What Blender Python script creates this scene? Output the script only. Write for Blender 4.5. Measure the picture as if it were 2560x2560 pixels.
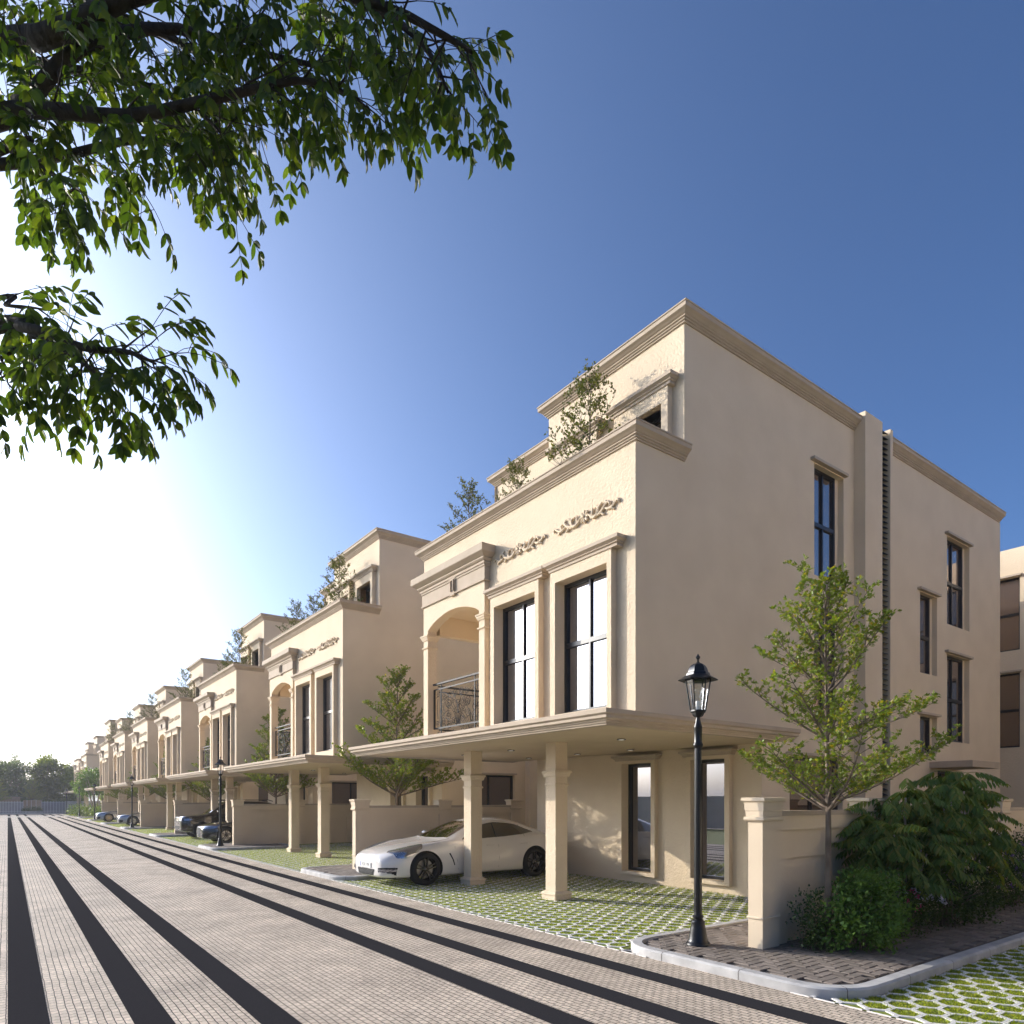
import bpy, bmesh, math, random
import numpy as np
from mathutils import Vector, Matrix
from mathutils.bvhtree import BVHTree

S = bpy.context.scene
for o in list(bpy.data.objects):
    bpy.data.objects.remove(o)
COL = S.collection
R = math.radians

# ------------------------------------------------------------------ camera
cam_d = bpy.data.cameras.new('camera')
cam = bpy.data.objects.new('camera', cam_d)
COL.objects.link(cam)
cam.location = (0, 0, 1.8)
cam.rotation_euler = (R(90), 0, R(-36.45))
cam_d.sensor_width = 36.0
cam_d.lens = 36.0 * 1707.0 / 2560.0
cam_d.shift_y = (2002.0 - 1280.0) / 2560.0
cam_d.clip_end = 4000
cam_d.clip_start = 0.05
S.camera = cam

# ------------------------------------------------------------------ sky, sun, exposure
SUN = Vector((-1.0, 1.9, 0.74)).normalized()
w = bpy.data.worlds.new('World')
S.world = w
w.use_nodes = True
nt = w.node_tree
nt.nodes.clear()
sky = nt.nodes.new('ShaderNodeTexSky')
sky.sky_type = 'NISHITA'
sky.sun_disc = False
sky.sun_elevation = math.asin(SUN.z)
sky.sun_rotation = math.atan2(SUN.x, SUN.y)
sky.altitude = 50
sky.air_density = 0.62
sky.dust_density = 4.4
sky.ozone_density = 6.0
bg = nt.nodes.new('ShaderNodeBackground')
bg.inputs['Strength'].default_value = 0.10
wo = nt.nodes.new('ShaderNodeOutputWorld')
gam = nt.nodes.new('ShaderNodeGamma')          # a little more contrast between the sun side and the deep blue side
gam.inputs[1].default_value = 1.15
tint = nt.nodes.new('ShaderNodeMix'); tint.data_type = 'RGBA'; tint.blend_type = 'MULTIPLY'; tint.inputs[0].default_value = 1
tint.inputs[7].default_value = (1.07, 1.01, 0.90, 1)
nt.links.new(sky.outputs[0], gam.inputs[0])
nt.links.new(gam.outputs[0], tint.inputs[6])
nt.links.new(tint.outputs[2], bg.inputs[0])
nt.links.new(bg.outputs[0], wo.inputs[0])
sun_d = bpy.data.lights.new('sun', 'SUN')
sun_d.energy = 2.0
sun_d.angle = R(0.55)
sun_d.color = (1.0, 0.92, 0.80)
sun = bpy.data.objects.new('sun', sun_d)
COL.objects.link(sun)
sun.rotation_euler = (-SUN).to_track_quat('-Z', 'Y').to_euler()
sun.location = (-20, 40, 30)
S.view_settings.view_transform = 'Standard'
S.view_settings.look = 'None'
S.view_settings.exposure = 1.3
S.view_settings.gamma = 1
S.cycles.max_bounces = 8
S.cycles.transparent_max_bounces = 8
S.cycles.sample_clamp_indirect = 6

# ------------------------------------------------------------------ materials
def _mat(name):
    m = bpy.data.materials.new(name)
    m.use_nodes = True
    nt = m.node_tree
    p = nt.nodes['Principled BSDF']
    return m, nt, p

def plain(name, col, rough=0.5, metal=0.0, spec=0.5, emit=None, estr=0.0):
    m, nt, p = _mat(name)
    p.inputs['Base Color'].default_value = (*col, 1)
    p.inputs['Roughness'].default_value = rough
    p.inputs['Metallic'].default_value = metal
    p.inputs['Specular IOR Level'].default_value = spec
    if emit:
        p.inputs['Emission Color'].default_value = (*emit, 1)
        p.inputs['Emission Strength'].default_value = estr
    return m

def ramp(nt, stops):
    r = nt.nodes.new('ShaderNodeValToRGB')
    e = r.color_ramp.elements
    while len(e) < len(stops):
        e.new(0.5)
    for k, (t, c) in enumerate(stops):
        e[k].position = t
        e[k].color = (*c, 1)
    return r

def noisy(name, c0, c1, scale=6, rough=0.7, bump=0.2, bscale=40, bdist=0.01, metal=0.0, spec=0.3, detail=6, stretch=None, lo=0.3, hi=0.7, bdetail=4):
    m, nt, p = _mat(name)
    tc = nt.nodes.new('ShaderNodeTexCoord')
    src = tc.outputs['Object']
    if stretch:
        mp = nt.nodes.new('ShaderNodeMapping')
        mp.inputs['Scale'].default_value = stretch
        nt.links.new(src, mp.inputs[0]); src = mp.outputs[0]
    n = nt.nodes.new('ShaderNodeTexNoise')
    n.inputs['Scale'].default_value = scale
    n.inputs['Detail'].default_value = detail
    nt.links.new(src, n.inputs['Vector'])
    r = ramp(nt, [(lo, c0), (hi, c1)])
    nt.links.new(n.outputs['Fac'], r.inputs[0])
    nt.links.new(r.outputs[0], p.inputs['Base Color'])
    p.inputs['Roughness'].default_value = rough
    p.inputs['Metallic'].default_value = metal
    p.inputs['Specular IOR Level'].default_value = spec
    if bump:
        n2 = nt.nodes.new('ShaderNodeTexNoise')
        n2.inputs['Scale'].default_value = bscale
        n2.inputs['Detail'].default_value = bdetail
        nt.links.new(src, n2.inputs['Vector'])
        b = nt.nodes.new('ShaderNodeBump')
        b.inputs['Strength'].default_value = bump
        b.inputs['Distance'].default_value = bdist
        nt.links.new(n2.outputs['Fac'], b.inputs['Height'])
        nt.links.new(b.outputs[0], p.inputs['Normal'])
    return m

def leafmat(name, cols, trans=0.35, rough=0.45, tcol=None):
    """cols: colours spread at random over the leaves"""
    m, nt, p = _mat(name)
    g = nt.nodes.new('ShaderNodeNewGeometry')
    n = len(cols)
    r = ramp(nt, [(k / max(1, n - 1), c) for k, c in enumerate(cols)])
    nt.links.new(g.outputs['Random Per Island'], r.inputs[0])
    nt.links.new(r.outputs[0], p.inputs['Base Color'])
    p.inputs['Roughness'].default_value = rough
    p.inputs['Specular IOR Level'].default_value = 0.25
    t = nt.nodes.new('ShaderNodeBsdfTranslucent')
    mul = nt.nodes.new('ShaderNodeMix'); mul.data_type = 'RGBA'; mul.blend_type = 'MULTIPLY'
    mul.inputs[0].default_value = 1.0
    tc = tcol or (1.9, 1.7, 0.55)
    mul.inputs[7].default_value = (*tc, 1)
    nt.links.new(r.outputs[0], mul.inputs[6])
    nt.links.new(mul.outputs[2], t.inputs[0])
    mx = nt.nodes.new('ShaderNodeMixShader')
    mx.inputs[0].default_value = trans
    nt.links.new(p.outputs[0], mx.inputs[1])
    nt.links.new(t.outputs[0], mx.inputs[2])
    nt.links.new(mx.outputs[0], nt.nodes['Material Output'].inputs[0])
    return m

def glassmat(name, tint, base=(0.02, 0.018, 0.016), refl=0.6):
    """solar-control pane: a dark interior behind a tinted reflecting coat"""
    m, nt, p = _mat(name)
    p.inputs['Base Color'].default_value = (*base, 1)
    p.inputs['Roughness'].default_value = 0.4
    gl = nt.nodes.new('ShaderNodeBsdfGlossy')
    gl.inputs['Color'].default_value = (*tint, 1)
    gl.inputs['Roughness'].default_value = 0.008
    lw = nt.nodes.new('ShaderNodeLayerWeight')
    lw.inputs[0].default_value = 0.35
    mr = nt.nodes.new('ShaderNodeMapRange')
    mr.inputs[3].default_value = refl
    mr.inputs[4].default_value = 1.0
    nt.links.new(lw.outputs['Fresnel'], mr.inputs[0])
    mx = nt.nodes.new('ShaderNodeMixShader')
    nt.links.new(mr.outputs[0], mx.inputs[0])
    nt.links.new(p.outputs[0], mx.inputs[1])
    nt.links.new(gl.outputs[0], mx.inputs[2])
    nt.links.new(mx.outputs[0], nt.nodes['Material Output'].inputs[0])
    return m

def stuccomat(name, c0, c1, bump, bd):
    m = noisy(name, c0, c1, scale=1.3, rough=0.9, bump=0, spec=0.15, detail=8)
    nt = m.node_tree; p = nt.nodes['Principled BSDF']
    tc = nt.nodes.new('ShaderNodeTexCoord')
    n = nt.nodes.new('ShaderNodeTexNoise'); n.inputs['Scale'].default_value = 26; n.inputs['Detail'].default_value = 5; n.inputs['Roughness'].default_value = 0.6
    v = nt.nodes.new('ShaderNodeTexVoronoi'); v.feature = 'SMOOTH_F1'; v.inputs['Scale'].default_value = 19
    nt.links.new(tc.outputs['Object'], n.inputs['Vector']); nt.links.new(tc.outputs['Object'], v.inputs['Vector'])
    a = nt.nodes.new('ShaderNodeMath'); a.operation = 'ADD'
    nt.links.new(n.outputs['Fac'], a.inputs[0])
    k = nt.nodes.new('ShaderNodeMath'); k.operation = 'MULTIPLY'; k.inputs[1].default_value = 0.45
    nt.links.new(v.outputs['Distance'], k.inputs[0]); nt.links.new(k.outputs[0], a.inputs[1])
    b = nt.nodes.new('ShaderNodeBump'); b.inputs['Strength'].default_value = bump; b.inputs['Distance'].default_value = bd
    nt.links.new(a.outputs[0], b.inputs['Height']); nt.links.new(b.outputs[0], p.inputs['Normal'])
    return m

M = {}
M['stucco'] = stuccomat('cream_stucco', (0.65, 0.53, 0.385), (0.71, 0.585, 0.43), 0.9, 0.014)
M['stucco_fine'] = stuccomat('cream_render_fine', (0.65, 0.53, 0.385), (0.71, 0.585, 0.43), 0.3, 0.006)
M['trim'] = noisy('taupe_moulding', (0.43, 0.35, 0.265), (0.49, 0.40, 0.31), scale=3, rough=0.85, bump=0.15, bscale=120, bdist=0.004, spec=0.2)
M['soffit'] = noisy('soffit_paint', (0.54, 0.43, 0.30), (0.58, 0.47, 0.33), scale=2, rough=0.85, bump=0.05, bscale=80, bdist=0.002, spec=0.2)
M['frame'] = plain('dark_window_frame', (0.018, 0.017, 0.018), 0.35)
M['glass'] = glassmat('bright_solar_glass', (0.54, 0.54, 0.60), refl=0.5)
M['glass_side'] = glassmat('bronze_solar_glass', (0.80, 0.70, 0.64), base=(0.05, 0.032, 0.026), refl=0.32)
M['iron'] = plain('black_iron', (0.010, 0.010, 0.012), 0.6, 0.0, 0.25)
M['lampblack'] = plain('black_lamp_paint', (0.009, 0.009, 0.010), 0.32, 0.0, 0.4)
M['white'] = plain('white_lens', (0.8, 0.78, 0.74), 0.4, emit=(1, 0.9, 0.75), estr=0.35)
M['louver'] = plain('dark_louver', (0.012, 0.012, 0.014), 0.6)
M['clear'] = None
m, nt, p = _mat('clear_glass')
p.inputs['Roughness'].default_value = 0.02
p.inputs['Base Color'].default_value = (1, 1, 1, 1)
tr = nt.nodes.new('ShaderNodeBsdfTransparent')
gl = nt.nodes.new('ShaderNodeBsdfGlossy'); gl.inputs['Roughness'].default_value = 0.02
mx = nt.nodes.new('ShaderNodeMixShader'); mx.inputs[0].default_value = 0.1
nt.links.new(tr.outputs[0], mx.inputs[1]); nt.links.new(gl.outputs[0], mx.inputs[2])
nt.links.new(mx.outputs[0], nt.nodes['Material Output'].inputs[0])
M['clear'] = m
M['kerb'] = noisy('kerb_concrete', (0.33, 0.32, 0.31), (0.50, 0.485, 0.465), scale=4, rough=0.75, bump=0.2, bscale=60, bdist=0.004)
M['rib'] = noisy('paver_concrete', (0.60, 0.575, 0.545), (0.70, 0.675, 0.64), scale=9, rough=0.85, bump=0.2, bscale=150, bdist=0.003)
M['soil'] = noisy('turf_soil', (0.12, 0.165, 0.02), (0.23, 0.245, 0.05), scale=22, rough=0.95, bump=0.5, bscale=60, bdist=0.01)
M['sand'] = noisy('dry_ground', (0.42, 0.35, 0.265), (0.50, 0.42, 0.33), scale=0.4, rough=0.95, bump=0.2, bscale=8, bdist=0.02)
M['band'] = noisy('black_granite_band', (0.026, 0.025, 0.027), (0.040, 0.038, 0.040), scale=160, rough=0.6, bump=0.1, bscale=240, bdist=0.001, spec=0.0, detail=2)
M['pave'] = None
M['bark'] = noisy('grey_brown_bark', (0.10, 0.075, 0.055), (0.22, 0.17, 0.13), scale=14, rough=0.9, bump=0.7, bscale=45, bdist=0.01, stretch=(1, 1, 0.3))
M['bark_pale'] = noisy('pale_stem_bark', (0.26, 0.22, 0.17), (0.36, 0.31, 0.25), scale=10, rough=0.85, bump=0.3, bscale=40, bdist=0.005)
M['bark_dark'] = noisy('dark_bark', (0.020, 0.016, 0.014), (0.05, 0.04, 0.032), scale=12, rough=0.9, bump=0.9, bscale=30, bdist=0.02, stretch=(1, 1, 0.4))
M['leaf_young'] = leafmat('yellow_green_leaf', [(0.10, 0.16, 0.025), (0.15, 0.21, 0.035), (0.20, 0.26, 0.05), (0.13, 0.19, 0.03), (0.30, 0.24, 0.03)], 0.42, tcol=(1.7, 1.6, 0.6))
M['leaf_terrace'] = leafmat('dull_green_leaf', [(0.055, 0.085, 0.025), (0.09, 0.12, 0.03), (0.13, 0.14, 0.04), (0.11, 0.10, 0.04)], 0.3)
M['leaf_over'] = leafmat('deep_green_leaf', [(0.022, 0.045, 0.010), (0.035, 0.065, 0.014), (0.055, 0.09, 0.018), (0.03, 0.055, 0.012), (0.09, 0.12, 0.02)], 0.45, rough=0.5, tcol=(2.4, 2.3, 0.5))
M['leaf_bush'] = leafmat('bush_leaf', [(0.055, 0.12, 0.02), (0.09, 0.18, 0.035), (0.13, 0.23, 0.05)], 0.35)
M['leaf_dark'] = leafmat('dark_bush_leaf', [(0.025, 0.055, 0.014), (0.042, 0.08, 0.02), (0.065, 0.105, 0.026)], 0.3)
M['leaf_pinnate'] = leafmat('pinnate_leaf', [(0.07, 0.13, 0.03), (0.10, 0.17, 0.04), (0.14, 0.20, 0.05), (0.20, 0.20, 0.05)], 0.4)
M['leaf_far'] = leafmat('far_leaf', [(0.06, 0.10, 0.03), (0.10, 0.14, 0.04), (0.15, 0.19, 0.05)], 0.5)
M['leaf_far_blue'] = leafmat('far_dark_leaf', [(0.04, 0.075, 0.035), (0.065, 0.105, 0.04), (0.09, 0.13, 0.05)], 0.4)
M['leaf_hedge'] = leafmat('hedge_leaf', [(0.06, 0.11, 0.025), (0.10, 0.16, 0.035), (0.14, 0.20, 0.045)], 0.35)
M['grass'] = leafmat('grass_blade', [(0.11, 0.16, 0.012), (0.19, 0.25, 0.02), (0.28, 0.33, 0.03), (0.40, 0.38, 0.07)], 0.45, tcol=(1.6, 1.6, 0.5))
M['pink'] = plain('pink_petal', (0.55, 0.05, 0.18), 0.6)
M['whitepetal'] = plain('white_petal', (0.62, 0.60, 0.68), 0.6)
M['purple'] = plain('purple_petal', (0.16, 0.06, 0.30), 0.6)
M['wallgrey'] = noisy('far_panel_paint', (0.33, 0.31, 0.32), (0.40, 0.38, 0.39), scale=2, rough=0.8, bump=0)
M['tan'] = noisy('far_tan_brick', (0.36, 0.25, 0.17), (0.44, 0.32, 0.22), scale=3, rough=0.85, bump=0)
M['whitewall'] = noisy('white_wall_paint', (0.60, 0.58, 0.56), (0.68, 0.66, 0.64), scale=1.5, rough=0.85, bump=0.1)
M['whitemetal'] = plain('white_metal', (0.75, 0.74, 0.72), 0.45)

def brick_nodes(name, cA, cB, cM, bw, rh, mort, offset=0.5, bump=0.6, dist=0.006, rough=0.8, swap=True, var=0.35, spec=0.25):
    m, nt, p = _mat(name)
    tc = nt.nodes.new('ShaderNodeTexCoord')
    sp = nt.nodes.new('ShaderNodeSeparateXYZ'); nt.links.new(tc.outputs['Object'], sp.inputs[0])
    cb = nt.nodes.new('ShaderNodeCombineXYZ')
    wob = nt.nodes.new('ShaderNodeTexNoise'); wob.inputs['Scale'].default_value = 3.0
    nt.links.new(tc.outputs['Object'], wob.inputs['Vector'])
    wm = nt.nodes.new('ShaderNodeMath'); wm.operation = 'MULTIPLY_ADD'; wm.inputs[1].default_value = 0.02
    nt.links.new(wob.outputs['Fac'], wm.inputs[0]); nt.links.new(sp.outputs[0], wm.inputs[2])
    if swap:
        nt.links.new(sp.outputs[1], cb.inputs[0]); nt.links.new(wm.outputs[0], cb.inputs[1])
    else:
        nt.links.new(wm.outputs[0], cb.inputs[0]); nt.links.new(sp.outputs[1], cb.inputs[1])
    br = nt.nodes.new('ShaderNodeTexBrick')
    br.offset = offset
    br.inputs['Scale'].default_value = 1.0
    br.inputs['Brick Width'].default_value = bw
    br.inputs['Row Height'].default_value = rh
    br.inputs['Mortar Size'].default_value = mort
    br.inputs['Mortar Smooth'].default_value = 0.3
    br.inputs['Color1'].default_value = (*cA, 1); br.inputs['Color2'].default_value = (*cB, 1)
    br.inputs['Mortar'].default_value = (*cM, 1)
    nt.links.new(cb.outputs[0], br.inputs['Vector'])
    n = nt.nodes.new('ShaderNodeTexNoise'); n.inputs['Scale'].default_value = 0.9; n.inputs['Detail'].default_value = 9; n.inputs['Roughness'].default_value = 0.7
    nt.links.new(tc.outputs['Object'], n.inputs['Vector'])
    mr = nt.nodes.new('ShaderNodeMapRange'); mr.inputs[1].default_value = 0.3; mr.inputs[2].default_value = 0.7
    mr.inputs[3].default_value = 1.0 - var; mr.inputs[4].default_value = 1.0 + var * 0.6
    nt.links.new(n.outputs['Fac'], mr.inputs[0])
    mul = nt.nodes.new('ShaderNodeMix'); mul.data_type = 'RGBA'; mul.blend_type = 'MULTIPLY'; mul.inputs[0].default_value = 1.0
    nt.links.new(br.outputs['Color'], mul.inputs[6]); nt.links.new(mr.outputs[0], mul.inputs[7])
    gr = nt.nodes.new('ShaderNodeTexNoise'); gr.inputs['Scale'].default_value = 38; gr.inputs['Detail'].default_value = 6; gr.inputs['Roughness'].default_value = 0.75
    nt.links.new(tc.outputs['Object'], gr.inputs['Vector'])
    gm = nt.nodes.new('ShaderNodeMapRange'); gm.inputs[1].default_value = 0.32; gm.inputs[2].default_value = 0.68; gm.inputs[3].default_value = 0.62; gm.inputs[4].default_value = 1.28
    nt.links.new(gr.outputs['Fac'], gm.inputs[0])
    mu2 = nt.nodes.new('ShaderNodeMix'); mu2.data_type = 'RGBA'; mu2.blend_type = 'MULTIPLY'; mu2.inputs[0].default_value = 1.0
    nt.links.new(mul.outputs[2], mu2.inputs[6]); nt.links.new(gm.outputs[0], mu2.inputs[7])
    nt.links.new(mu2.outputs[2], p.inputs['Base Color'])
    p.inputs['Roughness'].default_value = rough
    p.inputs['Specular IOR Level'].default_value = spec
    n2 = nt.nodes.new('ShaderNodeTexNoise'); n2.inputs['Scale'].default_value = 70; n2.inputs['Detail'].default_value = 5
    nt.links.new(tc.outputs['Object'], n2.inputs['Vector'])
    h = nt.nodes.new('ShaderNodeMath'); h.operation = 'MULTIPLY_ADD'; h.inputs[1].default_value = 0.8
    inv = nt.nodes.new('ShaderNodeMath'); inv.operation = 'SUBTRACT'; inv.inputs[0].default_value = 1.0
    nt.links.new(br.outputs['Fac'], inv.inputs[1])
    nt.links.new(n2.outputs['Fac'], h.inputs[0]); nt.links.new(inv.outputs[0], h.inputs[2])
    b = nt.nodes.new('ShaderNodeBump'); b.inputs['Strength'].default_value = bump; b.inputs['Distance'].default_value = dist
    nt.links.new(h.outputs[0], b.inputs['Height']); nt.links.new(b.outputs[0], p.inputs['Normal'])
    return m

M['cobble'] = brick_nodes('grey_beige_cobbles', (0.56, 0.46, 0.355), (0.68, 0.565, 0.44), (0.035, 0.028, 0.022), 0.095, 0.06, 0.0045, bump=0.9, dist=0.009)
m, nt, p = _mat('brown_paver')
g = nt.nodes.new('ShaderNodeNewGeometry')
r = ramp(nt, [(0, (0.13, 0.105, 0.085)), (0.5, (0.17, 0.14, 0.115)), (1, (0.22, 0.18, 0.15))])
nt.links.new(g.outputs['Random Per Island'], r.inputs[0]); nt.links.new(r.outputs[0], p.inputs['Base Color'])
p.inputs['Roughness'].default_value = 0.85
n = nt.nodes.new('ShaderNodeTexNoise'); n.inputs['Scale'].default_value = 90; n.inputs['Detail'].default_value = 5
tc = nt.nodes.new('ShaderNodeTexCoord'); nt.links.new(tc.outputs['Object'], n.inputs['Vector'])
b = nt.nodes.new('ShaderNodeBump'); b.inputs['Strength'].default_value = 0.6; b.inputs['Distance'].default_value = 0.006
nt.links.new(n.outputs['Fac'], b.inputs['Height']); nt.links.new(b.outputs[0], p.inputs['Normal'])
M['pave'] = m
M['pavebase'] = plain('paver_joint_sand', (0.11, 0.09, 0.075), 0.95)

# ------------------------------------------------------------------ mesh helpers
class MB:
    def __init__(s):
        s.v = []; s.f = []; s.mi = []; s.m = 0
    def add(s, vs, fs):
        b = len(s.v)
        s.v += [tuple(q) for q in vs]
        s.f += [tuple(b + i for i in f) for f in fs]
        s.mi += [s.m] * len(fs)
    def box(s, x0, x1, y0, y1, z0, z1):
        s.add([(x0, y0, z0), (x1, y0, z0), (x1, y1, z0), (x0, y1, z0), (x0, y0, z1), (x1, y0, z1), (x1, y1, z1), (x0, y1, z1)],
              [(3, 2, 1, 0), (4, 5, 6, 7), (0, 1, 5, 4), (1, 2, 6, 5), (2, 3, 7, 6), (3, 0, 4, 7)])
    def prism(s, pts, z0, z1):
        n = len(pts)
        s.add([(x, y, z0) for x, y in pts] + [(x, y, z1) for x, y in pts],
              [tuple(range(n - 1, -1, -1)), tuple(range(n, 2 * n))] + [(i, (i + 1) % n, n + (i + 1) % n, n + i) for i in range(n)])
    def frustum(s, cx, cy, a0, b0, z0, a1, b1, z1):
        s.add([(cx - a0, cy - b0, z0), (cx + a0, cy - b0, z0), (cx + a0, cy + b0, z0), (cx - a0, cy + b0, z0),
               (cx - a1, cy - b1, z1), (cx + a1, cy - b1, z1), (cx + a1, cy + b1, z1), (cx - a1, cy + b1, z1)],
              [(3, 2, 1, 0), (4, 5, 6, 7), (0, 1, 5, 4), (1, 2, 6, 5), (2, 3, 7, 6), (3, 0, 4, 7)])
    def mould(s, path, prof, closed=False):
        """sweep prof [(out, z)] along a plan path, mitred; outward is the right-hand side"""
        n = len(path); P = [Vector(q) for q in path]; k = len(prof)
        def nrm(a, b):
            d = (b - a).normalized(); return Vector((d.y, -d.x))
        vs = []
        for i in range(n):
            if closed:
                n0 = nrm(P[i - 1], P[i]); n1 = nrm(P[i], P[(i + 1) % n])
            else:
                n0 = nrm(P[i - 1], P[i]) if i > 0 else nrm(P[0], P[1])
                n1 = nrm(P[i], P[i + 1]) if i < n - 1 else n0
            mt = (n0 + n1); mt = mt / (1 + n0.dot(n1))
            for o, z in prof:
                q = P[i] + mt * o; vs.append((q.x, q.y, z))
        fs = []
        for i in range(n if closed else n - 1):
            a = i * k; b = ((i + 1) % n) * k
            for j in range(k - 1):
                fs.append((a + j, a + j + 1, b + j + 1, b + j))
        if not closed:
            fs.append(tuple(range(k - 1, -1, -1))); fs.append(tuple((n - 1) * k + j for j in range(k)))
        s.add(vs, fs)
    def lathe(s, prof, c=(0, 0, 0), seg=24, axis='z', flat=None):
        vs = []; k = len(prof)
        for i in range(seg):
            a = 2 * math.pi * i / seg + (flat or 0)
            for r_, h in prof:
                if axis == 'z': vs.append((c[0] + r_ * math.cos(a), c[1] + r_ * math.sin(a), c[2] + h))
                else: vs.append((c[0] + r_ * math.cos(a), c[1] + h, c[2] + r_ * math.sin(a)))
        fs = []
        for i in range(seg):
            a = i * k; b = ((i + 1) % seg) * k
            for j in range(k - 1):
                fs.append((a + j, b + j, b + j + 1, a + j + 1))
        s.add(vs, fs)
    def tube(s, pts, rad, sides=6, cap=True):
        P = [Vector(q) for q in pts]; n = len(P)
        if n < 2: return
        rs = rad if hasattr(rad, '__len__') else [rad] * n
        vs = []; up = Vector((0.13, 0.21, 0.97))
        t0 = (P[1] - P[0]).normalized()
        if abs(t0.dot(up)) > 0.95: up = Vector((1, 0.1, 0))
        u = t0.cross(up).normalized()
        for i in range(n):
            t = (P[min(i + 1, n - 1)] - P[max(i - 1, 0)])
            if t.length < 1e-9: t = t0
            t = t.normalized()
            u = (u - t * u.dot(t))
            if u.length < 1e-6: u = t.orthogonal()
            u = u.normalized(); v = t.cross(u)
            for j in range(sides):
                a = 2 * math.pi * j / sides
                vs.append(P[i] + (u * math.cos(a) + v * math.sin(a)) * rs[i])
        fs = []
        for i in range(n - 1):
            for j in range(sides):
                j2 = (j + 1) % sides
                fs.append((i * sides + j, i * sides + j2, (i + 1) * sides + j2, (i + 1) * sides + j))
        if cap:
            fs.append(tuple(range(sides - 1, -1, -1))); fs.append(tuple((n - 1) * sides + j for j in range(sides)))
        s.add(vs, fs)
    def panel(s, axis, pos, u0, u1, z0, z1, opens=(), reveal=0.0):
        """wall sheet at x=pos (axis 'x', facing -X) or y=pos (axis 'y', facing -Y) with openings and their reveals"""
        us = sorted({u0, u1, *[q for o in opens for q in o[:2]]}); zs = sorted({z0, z1, *[q for o in opens for q in o[2:4]]})
        us = [q for q in us if u0 <= q <= u1]; zs = [q for q in zs if z0 <= q <= z1]
        def pt(u, z, d=0.0): return (pos + d, u, z) if axis == 'x' else (u, pos + d, z)
        for i in range(len(us) - 1):
            for j in range(len(zs) - 1):
                uc = (us[i] + us[i + 1]) / 2; zc = (zs[j] + zs[j + 1]) / 2
                if any(o[0] < uc < o[1] and o[2] < zc < o[3] for o in opens): continue
                q = [pt(us[i], zs[j]), pt(us[i + 1], zs[j]), pt(us[i + 1], zs[j + 1]), pt(us[i], zs[j + 1])]
                s.add(q, [(3, 2, 1, 0)] if axis == 'x' else [(0, 1, 2, 3)])
        if reveal:
            for o in opens:
                a, b, c, d = o[:4]
                lo = [pt(a, c), pt(b, c), pt(b, d), pt(a, d)]; hi = [pt(a, c, reveal), pt(b, c, reveal), pt(b, d, reveal), pt(a, d, reveal)]
                fs = [(i, (i + 1) % 4, 4 + (i + 1) % 4, 4 + i) for i in range(4)]
                s.add(lo + hi, fs)
    def build(s, name, mats, parent=None, smooth=None):
        me = bpy.data.meshes.new(name)
        me.from_pydata(s.v, [], s.f)
        mats = mats if isinstance(mats, (list, tuple)) else [mats]
        for q in mats: me.materials.append(q)
        if len(mats) > 1: me.polygons.foreach_set('material_index', s.mi)
        if smooth is not None:
            me.polygons.foreach_set('use_smooth', [True] * len(me.polygons))
            if smooth < 180: me.set_sharp_from_angle(angle=R(smooth))
        me.update()
        o = bpy.data.objects.new(name, me)
        COL.objects.link(o)
        if parent: o.parent = parent
        return o

def empty(name, loc=(0, 0, 0), rz=0.0):
    o = bpy.data.objects.new(name, None)
    o.empty_display_size = 0.2
    COL.objects.link(o)
    o.location = loc; o.rotation_euler = (0, 0, rz)
    return o

def tag(o, label, cat, group=None):
    o['label'] = label; o['category'] = cat
    if group: o['group'] = group
    return o

def kind(o, k='structure', label=None):
    o['kind'] = k
    if label: o['label'] = label
    return o

def copy_tree(o, parent=None):
    c = o.copy(); COL.objects.link(c)
    if parent: c.parent = parent
    for ch in list(o.children): copy_tree(ch, c)
    return c

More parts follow.
